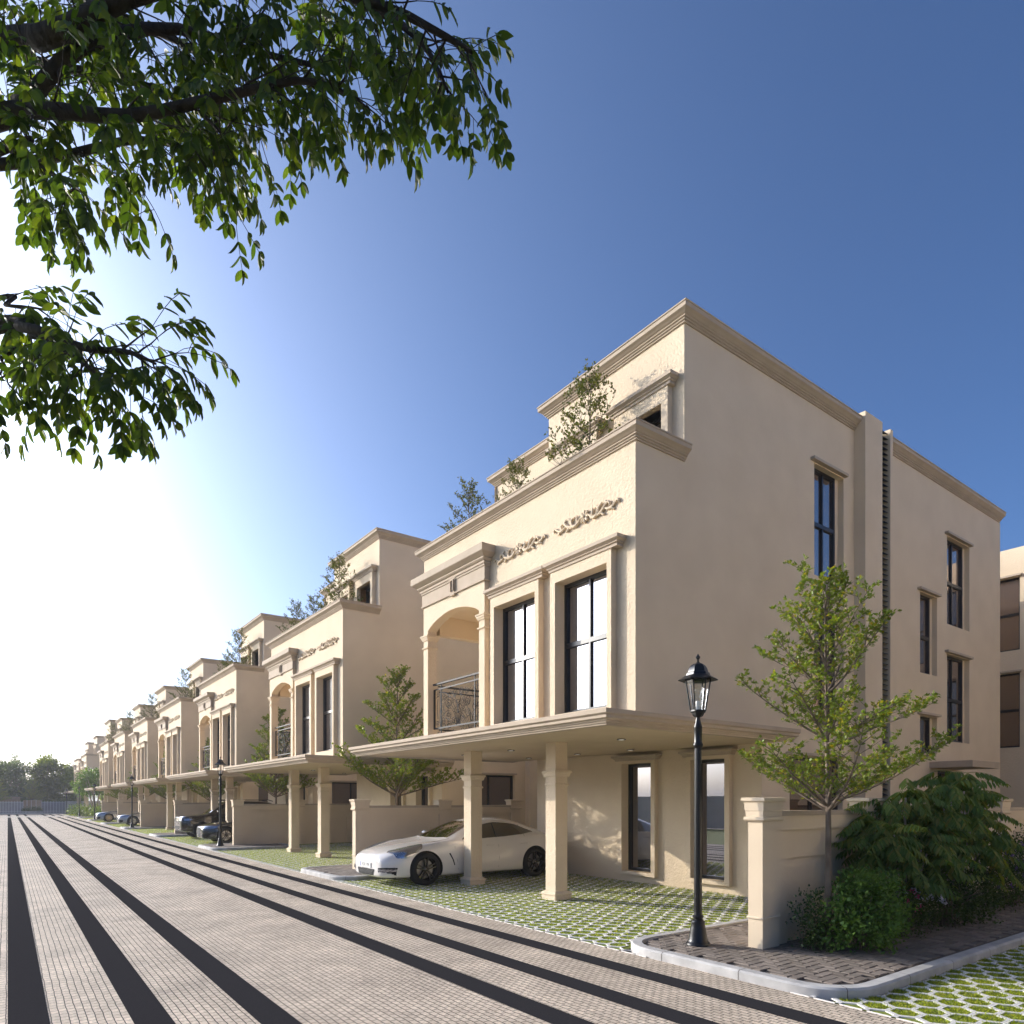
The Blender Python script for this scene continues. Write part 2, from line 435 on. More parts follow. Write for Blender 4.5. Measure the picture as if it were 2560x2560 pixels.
def leaf_mesh(name, P, D, N, L, W, mat, parent=None, detail=0, mats=None, midx=None):
    """many leaves at points P along unit D with face normal N, lengths L, widths W"""
    P = np.asarray(P, float); D = np.asarray(D, float); N = np.asarray(N, float)
    n = len(P)
    D /= np.maximum(np.linalg.norm(D, axis=1, keepdims=True), 1e-9)
    Sd = np.cross(D, N); Sd /= np.maximum(np.linalg.norm(Sd, axis=1, keepdims=True), 1e-9)
    N = np.cross(Sd, D)
    L = np.broadcast_to(np.asarray(L, float), (n,))[:, None]; W = np.broadcast_to(np.asarray(W, float), (n,))[:, None]
    if detail == 0:
        T = [(0, 0, 0), (0.45, 0.5, 0.10), (1, 0, -0.05), (0.45, -0.5, 0.10)]; F = [(0, 1, 2, 3)]
    elif detail == 1:
        T = [(0, 0, 0), (0.3, 0.46, .05), (0.3, 0, -.04), (0.3, -0.46, .05), (0.7, 0.4, .03), (0.7, 0, -.06), (0.7, -0.4, .03), (1, 0, -0.12)]
        F = [(0, 2, 1), (0, 3, 2), (1, 2, 5, 4), (2, 3, 6, 5), (4, 5, 7), (5, 6, 7)]
    else:
        st = [(0.1, .20), (0.25, .42), (0.45, .5), (0.65, .44), (0.85, .22)]
        T = [(0, 0, 0)]
        for t, wd in st: T += [(t, wd, .06 - .1 * t * t), (t, 0, -.02 - .1 * t * t), (t, -wd, .06 - .1 * t * t)]
        T += [(1, 0, -0.14)]
        F = [(0, 2, 1), (0, 3, 2)]
        for k in range(4):
            a = 1 + 3 * k; F += [(a, a + 1, a + 4, a + 3), (a + 1, a + 2, a + 5, a + 4)]
        e = len(T) - 1; F += [(e - 3, e - 2, e), (e - 2, e - 1, e)]
    V = np.concatenate([(P + D * L * a + Sd * W * b + N * L * c)[:, None, :] for a, b, c in T], axis=1).reshape(-1, 3)
    k = len(T)
    loops = []; starts = []; tot = 0; sizes = [len(f) for f in F]
    base = np.arange(n)[:, None] * k
    one = np.concatenate([np.array(f) for f in F])
    loops = (base + one[None, :]).reshape(-1)
    ls = np.tile(np.array(sizes), n); st_ = np.concatenate([[0], np.cumsum(ls)[:-1]])
    me = bpy.data.meshes.new(name)
    me.vertices.add(len(V)); me.vertices.foreach_set('co', V.reshape(-1))
    me.loops.add(len(loops)); me.loops.foreach_set('vertex_index', loops.astype(np.int32))
    me.polygons.add(len(ls)); me.polygons.foreach_set('loop_start', st_.astype(np.int32))
    try: me.polygons.foreach_set('loop_total', ls.astype(np.int32))
    except Exception: pass
    me.update(calc_edges=True)
    me.validate()
    for q in (mats or [mat]): me.materials.append(q)
    if midx is not None: me.polygons.foreach_set('material_index', np.repeat(np.asarray(midx, np.int32), len(F)))
    o = bpy.data.objects.new(name, me); COL.objects.link(o)
    if parent: o.parent = parent
    return o
# ------------------------------------------------------------------ ground, road, kerbs
PITCH = 11.45; FX = 7.8; FY = 7.35           # facade plane, first facade corner
def hy(k): return FY + PITCH * k
mb = MB(); mb.box(-700, 900, -300, 1500, -0.6, -0.06)
kind(mb.build('ground', M['sand']))
mb = MB(); mb.add([(-1.0, -25, 0), (5.9, -25, 0), (5.9, 118, 0), (-1.0, 118, 0)], [(0, 1, 2, 3)])
kind(mb.build('road', M['cobble']))
for a, b in ((0.0, 0.275), (0.82, 1.09), (1.64, 1.91), (3.53, 3.81), (4.35, 4.62), (5.18, 5.45)):
    mb = MB()
    for y0, y1 in ((-25, 91.5), (97.5, 111)):
        mb.add([(a, y0, 0.004), (b, y0, 0.004), (b, y1, 0.004), (a, y1, 0.004)], [(0, 1, 2, 3)])
    kind(mb.build('road_band', M['band']))
mb = MB()
for y0, y1 in ((92.6, 93.4), (95.6, 96.4), (112.2, 113.0)):
    mb.add([(-1, y0, 0.004), (5.9, y0, 0.004), (5.9, y1, 0.004), (-1, y1, 0.004)], [(0, 1, 2, 3)])
kind(mb.build('crosswalk_strip', M['kerb']))
# left verge
mb = MB(); mb.box(-1.16, -1.0, 55, 118, -0.05, 0.11)
kind(mb.build('kerb', M['kerb']))
mb = MB(); mb.add([(-14, -25, -0.02), (-1.16, -25, -0.02), (-1.16, 118, -0.02), (-14, 118, -0.02)], [(0, 1, 2, 3)])
kind(mb.build('verge', M['soil']))

HR = 0.1386; HXP = 0.2079; HYP = 0.24
def hex_cells(x0, x1, y0, y1, skip=None):
    """honeycomb concrete ribs with open turf cells"""
    i0 = math.floor(x0 / HXP) - 1; i1 = math.ceil(x1 / HXP) + 1
    vs = []; fs = []; cen = []
    rin = HR * 0.83; zt = 0.012; zb = 0.0
    ang = [math.radians(60 * a) for a in range(6)]
    for i in range(i0, i1 + 1):
        cx = i * HXP
        if cx < x0 - 0.06 or cx > x1 - 0.02: continue
        j0 = math.floor(y0 / HYP) - 1; j1 = math.ceil(y1 / HYP) + 1
        for j in range(j0, j1 + 1):
            cy = j * HYP + (0.5 * HYP if i % 2 else 0.0)
            if cy < y0 or cy > y1: continue
            if skip and skip(cx, cy): continue
            b = len(vs)
            ro = HR * 0.992
            for a in ang: vs.append((max(x0, cx + ro * math.cos(a)), cy + ro * math.sin(a), zt))
            for a in ang: vs.append((max(x0, cx + rin * math.cos(a)), cy + rin * math.sin(a), zt))
            for a in ang: vs.append((max(x0, cx + rin * math.cos(a)), cy + rin * math.sin(a), zb))
            for k in range(6):
                k2 = (k + 1) % 6
                fs.append((b + k, b + k2, b + 6 + k2, b + 6 + k))
                fs.append((b + 6 + k, b + 6 + k2, b + 12 + k2, b + 12 + k))
            if cx > x0 + .12: cen.append((cx, cy))
    m_ = MB(); m_.v = vs; m_.f = fs; m_.mi = [0] * len(fs)
    return m_, cen

def grass_blades(name, cen, per, hgt=0.030, wid=0.009, seed=3, near=None):
    rg = np.random.default_rng(seed)
    C = np.repeat(np.array(cen), per, axis=0); n = len(C)
    rr = HR * 0.78 * np.sqrt(rg.random(n)); aa = rg.random(n) * 6.283
    P = np.stack([C[:, 0] + rr * np.cos(aa), C[:, 1] + rr * np.sin(aa), np.full(n, -0.004)], 1)
    D = np.stack([rg.normal(0, .75, n), rg.normal(0, .75, n), np.full(n, 1.0)], 1)
    N = np.stack([rg.normal(0, 1, n), rg.normal(0, 1, n), rg.normal(0, .4, n)], 1)
    return leaf_mesh(name, P, D, N, hgt * (0.6 + 0.9 * rg.random(n)), wid * (0.8 + rg.random(n)), M['grass'])

# planting strip outline (rounded), local y 0..2.9 (from the near kerb), x from the road edge
def strip_outline(x0, x1, y0, y1, r0=0.55, seg=7):
    pts = []
    for cx, cy, a0 in ((x0 + r0, y0 + r0, 180), (x1 - .3, y0 + .3, 270), (x1 - .3, y1 - .3, 0), (x0 + r0, y1 - r0, 90)):
        r_ = r0 if cx == x0 + r0 else .3
        for k in range(seg + 1):
            a = math.radians(a0 + 90.0 * k / seg); pts.append((cx + r_ * math.cos(a), cy + r_ * math.sin(a)))
    return pts                                    # counter-clockwise
def herring(poly_in, x0, x1, y0, y1, z):
    """herringbone pavers 0.2 x 0.1, clipped to those whose centre lies inside"""
    m_ = MB(); L_, W_ = 0.2, 0.1; g_ = 0.004; rg = random.Random(5)
    def inside(x, y):
        c = False; n = len(poly_in)
        for i in range(n):
            xa, ya = poly_in[i]; xb, yb = poly_in[(i + 1) % n]
            if (ya > y) != (yb > y) and x < (xb - xa) * (y - ya) / (yb - ya) + xa: c = not c
        return c
    nx = int((x1 - x0) / W_) + 2; ny = int((y1 - y0) / W_) + 2
    for a in range(-1, nx):
        for b in range(-1, ny):
            k_ = (a - b) % 4
            if k_ == 0: bx, by, w_, h_ = x0 + a * W_, y0 + b * W_, L_, W_
            elif k_ == 3: bx, by, w_, h_ = x0 + a * W_, y0 + b * W_, W_, L_
            else: continue
            if True:
                cx, cy = bx + w_ / 2, by + h_ / 2
                if not (x0 < cx < x1 and y0 < cy < y1): continue
                if not all(inside(px, py) for px, py in ((bx + .02, by + .02), (bx + w_ - .02, by + .02), (bx + .02, by + h_ - .02), (bx + w_ - .02, by + h_ - .02))): continue
                zz = z + rg.uniform(-.002, .002); t = rg.uniform(-.002, .002)
                X0, X1, Y0, Y1 = bx + g_, bx + w_ - g_, by + g_, by + h_ - g_
                i_ = .006
                m_.add([(X0, Y0, zz - .012), (X1, Y0, zz - .012), (X1, Y1, zz - .012), (X0, Y1, zz - .012),
                        (X0 + i_, Y0 + i_, zz + t), (X1 - i_, Y0 + i_, zz), (X1 - i_, Y1 - i_, zz - t), (X0 + i_, Y1 - i_, zz)],
                       [(4, 5, 6, 7), (0, 1, 5, 4), (1, 2, 6, 5), (2, 3, 7, 6), (3, 0, 4, 7)])
    return m_
KH = 0.10
def make_strip(x1, y0, y1, tint=None):
    out = strip_outline(0, x1, 0, y1 - y0)
    kw = 0.13
    prof = [(0, -0.05), (0, KH - .02), (-.02, KH), (-kw, KH), (-kw, KH - .05)]
    m_ = MB()
    # kerb stones with thin joints: the sweep is cut into stones along its length
    dense = out
    m_.mould(dense, prof, closed=True)
    kb = kind(m_.build('kerb', M['kerb'], smooth=35))
    m_ = MB()
    inner = [(x * (x1 - 2 * kw) / x1 + kw, y * (y1 - y0 - 2 * kw) / (y1 - y0) + kw) for x, y in out]
    m_.prism(inner, -0.05, KH - .03)
    pb = kind(m_.build('pavement_bed', M['pavebase']))
    pv = kind(herring(inner, 0, x1, 0, y1 - y0, KH - .012).build('pavement', M['pave']))
    # joints between kerb stones
    jm = MB()
    peri = 0.0; nxt = 0.5
    for i in range(len(out)):
        a = Vector(out[i]); b_ = Vector(out[(i + 1) % len(out)]); d = (b_ - a); ln = d.length
        if ln < 1e-6: continue
        d /= ln; nr = Vector((d.y, -d.x))
        while nxt < peri + ln:
            q = a + d * (nxt - peri); e = d * .0035
            for s_, t_ in ((.0015, .0015),):
                p0 = q + nr * .0015; p1 = q - nr * (kw - .02)
                jm.add([(*(p0 - e), -.05), (*(p0 + e), -.05), (*(p0 + e), KH - .018), (*(p0 - e), KH - .018),
                        (*(q - nr * .02 - e), KH + .0012), (*(q - nr * .02 + e), KH + .0012), (*(p1 + e), KH + .0012), (*(p1 - e), KH + .0012)],
                       [(0, 1, 2, 3), (3, 2, 5, 4), (4, 5, 6, 7)])
            nxt += 1.0
        peri += ln
    jo = kind(jm.build('kerb_joint', M['pavebase']))
    for o in (kb, pb, pv, jo): o.location = (5.9, y0, 0)
    return kb, pb, pv, jo
S0 = make_strip(14.0, 3.05, 5.95)
S1 = make_strip(3.0, hy(1) - 4.35, hy(1) - 1.45)
for k in (2, 3, 4, 5, 6, 7):
    for o in S1:
        c = o.copy(); COL.objects.link(c); c.location.y = hy(k) - 4.35

# grass pavers: the drives of the houses, one linked mesh, and the turf patch at the near corner
def in_strip(x, y):          # local: y from the drive's near edge (-1.5)
    return False
def arc_y(cx, r_=0.55):
    return r_ - math.sqrt(max(0, r_ * r_ - (r_ - cx) ** 2)) if cx < r_ else 0.0
rib_mb, cen = hex_cells(0.0, 5.75, -0.5, PITCH - 2.4, lambda x, y: y < .06 - arc_y(x) or y > PITCH - 2.95 + arc_y(x))
drive_rib = kind(rib_mb.build('paver_grid', M['rib']))
drive_rib.location = (5.9, hy(0) - 1.42, 0)
DR = [drive_rib]
dg = kind(grass_blades('grass', cen, 46), 'stuff'); dg.location = drive_rib.location
mb = MB(); mb.add([(0, 0, .002), (5.4, 0, .002), (5.4, PITCH + .1, .002), (0, PITCH + .1, .002)], [(0, 1, 2, 3)])
ds = kind(mb.build('turf_bed', M['soil'])); ds.location = (5.9, hy(0) - 1.5, 0)
# the ground under and beside the garden walls
mb = MB(); mb.add([(2.9, 0, -.025), (16, 0, -.025), (16, 6, -.025), (2.9, 6, -.025)], [(0, 1, 2, 3)])
gs = kind(mb.build('garden_soil', M['soil'])); gs.location = (8.4, hy(0) - 4.3, 0)
for k in (1, 2, 3, 4, 5, 6, 8, 9):
    for o in (drive_rib, dg, ds, gs):
        c = o.copy(); COL.objects.link(c); c.location.y = o.location.y + PITCH * k
# side strips of turf between planting strip and garden wall (behind the strips)
rib_mb, cen2 = hex_cells(3.1, 5.75, 0.0, 1.35)
sr = kind(rib_mb.build('paver_grid', M['rib'])); sr.location = (5.9, hy(1) - 4.2, 0)
sg = kind(grass_blades('grass', cen2, 30, seed=8), 'stuff'); sg.location = sr.location
for k in (2, 3, 4, 5, 6):
    for o in (sr, sg):
        c = o.copy(); COL.objects.link(c); c.location.y = o.location.y + PITCH * (k - 1)
# near right patch
rib_mb, cen3 = hex_cells(0.0, 14.0, -4.0, 0.5, lambda x, y: y > .02 + arc_y(x))
nr_ = kind(rib_mb.build('paver_grid', M['rib'])); nr_.location = (5.9, 3.03, 0)
near_c = [c for c in cen3 if c[0] < 6.5 and c[1] > -2.2]
far_c = [c for c in cen3 if not (c[0] < 6.5 and c[1] > -2.2)]
ng = kind(grass_blades('grass', near_c, 230, hgt=0.03, wid=0.0045, seed=21), 'stuff'); ng.location = nr_.location
ng = kind(grass_blades('grass', far_c, 60, seed=22), 'stuff'); ng.location = nr_.location
mb = MB(); mb.add([(5.9, -8, .002), (22, -8, .002), (22, 3.2, .002), (5.9, 3.2, .002)], [(0, 1, 2, 3)])
kind(mb.build('turf_bed', M['soil']))
# ------------------------------------------------------------------ house (local: x inward from the facade, y along the street, z up)
CORN = [(0, 0), (.028, 0), (.028, .03), (.052, .038), (.052, .066), (.078, .075), (.078, .10), (.10, .112), (.125, .14), (.16, .165), (.165, .172), (.165, .245), (.18, .252), (.18, .275), (0, .275)]
def corn(z, s=1.0, so=1.0): return [(o * so, z + h * s) for o, h in CORN]
HOOD = [(0, 0), (.10, 0), (.10, .045), (.125, .055), (.125, .075), (.15, .09), (.16, .10), (.175, .105), (.175, .16), (0, .16)]
def hood(z, so=1.0, s=1.0): return [(o * so, z + h * s) for o, h in HOOD]

def window(parent, axis, pos, a0, a1, z0, z1, mull=(), rails=(), fr=.055, glass='glass_side', dark=True):
    """frame with bars as one part, its pane a sub-part"""
    m_ = MB()
    def bx(u0, u1, v0, v1, d0, d1):
        if axis == 'x': m_.box(pos + d0, pos + d1, u0, u1, v0, v1)
        else: m_.box(u0, u1, pos + d0, pos + d1, v0, v1)
    bx(a0, a0 + fr, z0, z1, 0, .07); bx(a1 - fr, a1, z0, z1, 0, .07)
    bx(a0 + fr, a1 - fr, z0, z0 + fr, 0.002, .07); bx(a0 + fr, a1 - fr, z1 - fr, z1, 0.002, .07)
    for q in mull: bx(q - .022, q + .022, z0 + fr, z1 - fr, .006, .06)
    for q in rails: bx(a0 + fr, a1 - fr, q - .04, q + .04, .003, .065)
    f = m_.build('window', M['frame'], parent)
    g_ = MB()
    if axis == 'x': g_.panel('x', pos + .045, a0 + .01, a1 - .01, z0 + .01, z1 - .01)
    else: g_.panel('y', pos + .045, a0 + .01, a1 - .01, z0 + .01, z1 - .01)
    g_.build('pane', M[glass], f)
    return f

def surround(parent, y0, y1, z0, z1, oy0, oy1, oz0, oz1, x, pr, name='window_surround', dep=.24):
    m_ = MB()
    m_.panel('x', x - pr, y0, y1, z0, z1, [(oy0, oy1, oz0, oz1)], reveal=dep + pr)
    m_.add([(x - pr, y0, z0), (x, y0, z0), (x, y0, z1), (x - pr, y0, z1)], [(0, 1, 2, 3)])
    m_.add([(x - pr, y1, z0), (x, y1, z0), (x, y1, z1), (x - pr, y1, z1)], [(3, 2, 1, 0)])
    m_.add([(x - pr, y0, z0), (x, y0, z0), (x, y1, z0), (x - pr, y1, z0)], [(3, 2, 1, 0)])
    m_.add([(x - pr, y0, z1), (x, y0, z1), (x, y1, z1), (x - pr, y1, z1)], [(0, 1, 2, 3)])
    return m_.build(name, M['stucco'], parent)

def hood_mould(parent, x, y0, y1, z, so=1.0, s=1.0):
    m_ = MB()
    m_.mould([(x + .02, y1), (x, y1), (x, y0), (x + .02, y0)][1:3], hood(z, so, s))
    # returns to the wall come with the mitre of a three-sided path
    m2 = MB(); m2.mould([(x + .12, y1 - .0), (x, y1), (x, y0), (x + .12, y0)], hood(z, so, s))
    return m2.build('window_hood', M['trim'], parent)

def spiral(cx, cz, r0, r1, a0, turns, n=22):
    return [(cx + (r0 + (r1 - r0) * t) * math.cos(a0 + turns * 6.2832 * t), cz + (r0 + (r1 - r0) * t) * math.sin(a0 + turns * 6.2832 * t)) for t in [k / (n - 1) for k in range(n)]]

def scroll_panel(m_, w_, h_, put):
    """wrought scrolls filling a w x h panel; put(u, v) maps to 3-D"""
    def tb(pts, r_=.0055): m_.tube([put(u, v) for u, v in pts], r_, 5)
    c = w_ / 2
    for sgn in (-1, 1):
        q = lambda pts: [(c + sgn * (u), v) for u, v in pts]
        tb(q(spiral(.13, h_ - .13, .10, .02, -1.2, -1.5)))
        tb(q(spiral(.13, h_ - .13, .10, .10, -1.2, .25) + [(.03, h_ * .55), (.02, h_ * .3)]))
        tb(q(spiral(.36, h_ - .15, .09, .02, 2.2, 1.4)))
        tb(q(spiral(.40, h_ * .56, .11, .02, 3.4, -1.6)))
        tb(q(spiral(.40, h_ * .28, .11, .02, 2.6, 1.7)))
        tb(q(spiral(.62, h_ * .74, .12, .02, 4.4, 1.6)))
        tb(q(spiral(.64, h_ * .40, .12, .02, 1.9, -1.6)))
        tb(q(spiral(.62, .12, .09, .02, 1.0, 1.5)))
        tb(q(spiral(.20, .10, .08, .02, .6, 1.4)))
        tb(q(spiral(.22, h_ * .62, .06, .015, 0.4, 1.3)))
        for k in range(4):
            a = .02 + .05 * k
            tb(q([(a * .4, .02), (a * .6, h_ * .18), (a * 1.0 + .01, h_ * .34), (a * 1.9 + .02, h_ * .5), (a * 2.6 + .05, h_ * (.62 - .03 * k))]), .005)
        tb(q([(.0, h_ * .52), (.035, h_ * .42), (.0, h_ * .30)]), .006)
        tb(q([(.02, .04), (.12, .2), (.3, .1), (.5, .2), (.72, .1), (w_ / 2 - .03, .16)]))
        tb(q([(.05, h_ * .80), (.25, h_ * .70), (.48, h_ * .86), (.66, h_ * .92), (w_ / 2 - .03, h_ * .80)]))
        u = w_ / 2 - .20
        if u > .3: tb(q([(u, 0), (u, h_)]), .007)
        tb(q(spiral(w_ / 2 - .10, h_ - .1, .07, .015, 1.0, 1.4)))
        tb(q(spiral(w_ / 2 - .10, .1, .07, .015, 4.2, 1.4)))
        tb(q([(w_ / 2 - .10, .2), (w_ / 2 - .07, h_ * .5), (w_ / 2 - .10, h_ - .2)]))

def ornament(parent, x, y0, y1, zc):
    """plaster scroll with a flower at its middle"""
    m_ = MB(); L_ = y1 - y0; c = (y0 + y1) / 2
    def tb(pts, rs): m_.tube([(x - .008 - .6 * (rs if not hasattr(rs, '__len__') else max(rs)), c + u, zc + v) for u, v in pts], rs, 7)
    for k in range(8):
        a = k * math.pi / 4
        tb([(.022 * math.cos(a), .022 * math.sin(a)), (.06 * math.cos(a), .06 * math.sin(a)), (.10 * math.cos(a), .10 * math.sin(a)), (.115 * math.cos(a), .115 * math.sin(a))], [.012, .026, .026, .006])
    m_.lathe([(0, -.05), (.02, -.045), (.03, -.03), (.03, 0)], (x, c, zc), 10, axis='y') if False else None
    tb([(-.01, 0), (.0, 0.0), (.012, 0)], [.02, .034, .02])
    for sgn in (-1, 1):
        q = lambda pts: [(sgn * u, v) for u, v in pts]
        n = 16
        tb(q([(.11, .0), (.16, -.055), (.22, -.085), (.29, -.07), (.33, -.02), (.33, .04), (.29, .075), (.25, .06)]), [.018, .026, .03, .03, .028, .024, .02, .016])
        tb(q([(.25, -.08), (.34, -.075), (.42, -.04), (.48, .01), (.52, .05), (.57, .055), (.60, .02), (.585, -.02)]), [.018, .026, .028, .026, .024, .022, .02, .012])
        tb(q([(.46, .0), (.53, -.045), (.60, -.06), (.67, -.04), (.72, .0), (.77, .03), (.80, .00), (.785, -.03)]), [.014, .022, .024, .022, .02, .022, .02, .014])
        tb(q([(.33, .02), (.37, .07), (.42, .10)]), [.02, .026, .008])
        tb(q([(.39, -.06), (.43, -.10), (.48, -.115)]), [.018, .024, .008])
        tb(q([(.52, .05), (.50, .09), (.47, .11)]), [.014, .018, .006])
        tb(q([(.63, -.05), (.66, -.09), (.70, -.095)]), [.014, .02, .006])
        tb(q([(.20, -.08), (.18, -.03), (.20, .03), (.19, .09)]), [.012, .022, .024, .008])
    return m_.build('plaster_scroll', M['stucco'], parent, smooth=50)

WX = 14.83                 # depth of the house
def make_house():
    root = empty('row_house', (FX, FY, 0))
    # ---- walls
    side_open = [(5.10, 6.23, 6.30, 8.52), (5.10, 6.23, 3.34, 5.60), (4.23, 6.20, .62, 2.66), (9.78, 10.72, 4.88, 6.82), (9.78, 10.72, 2.30, 3.85),
                 (11.3, 12.69, 6.28, 8.50), (11.3, 12.69, 3.31, 5.52), (10.75, 11.75, .02, 2.55)]
    m_ = MB()
    # long side wall (near side), stepped at the terrace
    m_.panel('y', 0, 3.32, WX, 0, 2.95, [o for o in side_open if o[3] < 2.9], reveal=.2)
    m_.panel('y', 0, 0, WX, 2.95, 6.55, [o for o in side_open if o[2] > 3.2 and o[2] < 5.8 and o[3] < 6], reveal=.2) if False else None
    ups = [(5.10, 6.23, 3.34, 5.60), (9.78, 10.72, 4.88, 6.82), (9.78, 10.72, 2.951, 3.85), (11.3, 12.69, 3.31, 5.52), (5.10, 6.23, 6.30, 8.52), (11.3, 12.69, 6.28, 8.50)]
    m_.panel('y', 0, 1.15, WX, 2.95, 9.66, ups, reveal=.2)
    m_.panel('y', 0, 0, 1.15, 2.95, 7.40)
    # far side wall (faces +Y), plain, and the back
    def wall_far(x0, x1, z0, z1, y): m_.add([(x0, y, z0), (x1, y, z0), (x1, y, z1), (x0, y, z1)], [(3, 2, 1, 0)])
    wall_far(3.32, WX, 0, 2.95, 6.6); wall_far(2.0, WX, 2.95, 9.66, 6.65); wall_far(0, 2.0, 6.24, 7.40, 6.65)
    m_.add([(WX, 0, 0), (WX, 6.65, 0), (WX, 6.65, 9.66), (WX, 0, 9.66)], [(0, 1, 2, 3)])
    side = m_.build('side_wall', M['stucco_fine'], root)
    m_ = MB()
    # ground-floor front
    m_.panel('x', 3.32, 0, 6.6, 0, 2.95, [(.74, 1.55, .25, 2.62), (2.6, 3.46, .25, 2.62)])
    m_.build('ground_front_wall', M['stucco'], root)
    m_ = MB()
    # first floor front
    m_.panel('x', 0, 0, 3.99, 3.0, 7.40, [(.51, 1.79, 3.2, 5.60), (2.36, 3.65, 3.2, 5.60)])
    m_.panel('x', 0, 3.99, 6.65, 6.24, 7.40)
    # left end of the front next to the portico
    m_.panel('x', 0, 6.48, 6.65, 3.0, 6.24)
    m_.add([(0, 6.65, 3.0), (.2, 6.65, 3.0), (.2, 6.65, 6.24), (0, 6.65, 6.24)], [(3, 2, 1, 0)])
    # parapet inside and top
    m_.box(.02, .2, .2, 6.45, 6.6, 7.39)
    m_.box(0.02, 1.13, .02, .2, 6.6, 7.39)
    m_.box(0.02, 2.03, 6.45, 6.63, 6.6, 7.39)
    m_.build('front_wall', M['stucco'], root)
    m_ = MB()
    # third-floor fronts
    op3 = [(.39, 1.36, 6.62, 8.48), (2.1, 3.07, 6.62, 8.48)]
    m_.panel('x', 1.15, 0, 3.49, 6.55, 9.66, op3, reveal=.26)
    m_.panel('x', 2.05, 3.49, 6.65, 6.55, 9.66, [(4.3, 5.9, 6.6, 8.7)], reveal=.2)
    m_.add([(1.15, 3.49, 6.55), (2.05, 3.49, 6.55), (2.05, 3.49, 9.9), (1.15, 3.49, 9.9)], [(3, 2, 1, 0)])
    m_.build('upper_front_wall', M['stucco'], root)
    m_ = MB()
    m_.box(.01, 2.1, .01, 6.64, 6.45, 6.58)                 # terrace floor
    m_.box(1.17, WX - .01, .01, 3.47, 9.5, 9.6); m_.box(2.07, WX - .01, 3.48, 6.63, 9.5, 9.6)             # roof deck
    m_.build('roof_deck', M['soffit'], root)
    # ---- loggia behind the arch
    m_ = MB()
    m_.add([(0, 3.985, 3.0), (2.0, 3.985, 3.0), (2.0, 3.985, 6.24), (0, 3.985, 6.24)], [(3, 2, 1, 0)])
    m_.panel('x', 2.0, 3.99, 6.65, 3.0, 6.24)
    m_.add([(0, 3.99, 6.06), (2.0, 3.99, 6.06), (2.0, 6.45, 6.06), (0, 6.45, 6.06)], [(3, 2, 1, 0)])
    m_.box(.20, 2.0, 6.28, 6.48, 5.62, 6.2)                 # beam over the open side
    m_.build('loggia_wall', M['stucco_fine'], root)
    # ---- portico: arch wall, two slim piers
    m_ = MB(); n = 20; x0, x1 = -.11, .12
    yl, yr, zs_, rise = 6.28, 4.19, 5.66, .26
    arc = [(yr + (yl - yr) * k / n, zs_ + rise * math.sin(math.pi * k / n) ** .75) for k in range(n + 1)]
    for k in range(n):
        (a, za), (b, zb) = arc[k], arc[k + 1]
        m_.add([(x0, a, za), (x0, b, zb), (x0, b, 6.24), (x0, a, 6.24)], [(3, 2, 1, 0)])
        m_.add([(x1, a, za), (x1, b, zb), (x1, b, 6.24), (x1, a, 6.24)], [(0, 1, 2, 3)])
        m_.add([(x0, a, za), (x0, b, zb), (x1, b, zb), (x1, a, za)], [(0, 1, 2, 3)])
    m_.box(x0, x1, 3.99, 4.19, 3.04, 6.24); m_.box(x0, x1, 6.28, 6.48, 3.04, 6.24)
    m_.build('arch_portico', M['stucco'], root)
    for c in (4.09, 6.38):
        m_ = MB()
        sq = [(x0 - .0, c + .10), (x0 - .0, c - .10), (x1, c - .10), (x1, c + .10)]
        m_.mould(sq, [(.002, 5.27), (.022, 5.27), (.03, 5.285), (.03, 5.30), (.002, 5.31)], closed=True)
        m_.mould(sq, [(.002, 5.45), (.02, 5.45), (.03, 5.48), (.045, 5.50), (.045, 5.53), (.06, 5.535), (.06, 5.565), (.002, 5.565)], closed=True)
        m_.build('pier_capital', M['stucco'], root)
    # ---- entablature over the arch
    m_ = MB()
    pth = [(.05, 6.50), (-.12, 6.50), (-.12, 3.97), (.05, 3.97)]
    m_.mould(pth, [(.0, 6.22), (.025, 6.22), (.03, 6.245), (.02, 6.255), (.012, 6.26), (.012, 6.50), (.03, 6.51), (.03, 6.545), (.05, 6.555), (.05, 6.60), (.075, 6.615), (.10, 6.64), (.10, 6.665), (.125, 6.68), (.20, 6.735), (.205, 6.75), (.205, 6.88), (-.02, 6.88)])
    ent = m_.build('entablature', M['trim'], root)
    m_ = MB(); kc = 5.15
    m_.prism([(-.165, kc + .13), (-.165, kc - .13), (-.12, kc - .13), (-.12, kc + .13)], 6.53, 6.585)
    m_.add([(-.16, kc - .10, 6.54), (-.16, kc + .10, 6.54), (-.15, kc + .065, 6.22), (-.15, kc - .065, 6.22),
            (-.10, kc - .10, 6.54), (-.10, kc + .10, 6.54), (-.10, kc + .065, 6.22), (-.10, kc - .065, 6.22)],
           [(0, 1, 2, 3), (0, 3, 7, 4), (1, 5, 6, 2), (3, 2, 6, 7)])
    m_.box(-.17, -.10, kc - .09, kc + .09, 6.185, 6.215)
    m_.box(-.185, -.15, kc - .065, kc - .045, 6.28, 6.50); m_.box(-.185, -.15, kc + .045, kc + .065, 6.28, 6.50); m_.box(-.185, -.15, kc - .065, kc + .065, 6.50, 6.52)
    m_.build('keystone', M['trim'], ent)
    # ---- cornices
    m_ = MB(); m_.mould([(2.05, 6.65), (0, 6.65), (0, 0), (1.15, 0)], corn(7.375, .82, .95)); m_.build('parapet_cornice', M['trim'], root)
    m_ = MB()
    m_.mould([(2.05, 3.49), (1.15, 3.49), (1.15, 0), (6.66, 0)], corn(9.66, .86)); m_.mould([(7.88, 0), (WX - .08, 0)], corn(9.66, .86))
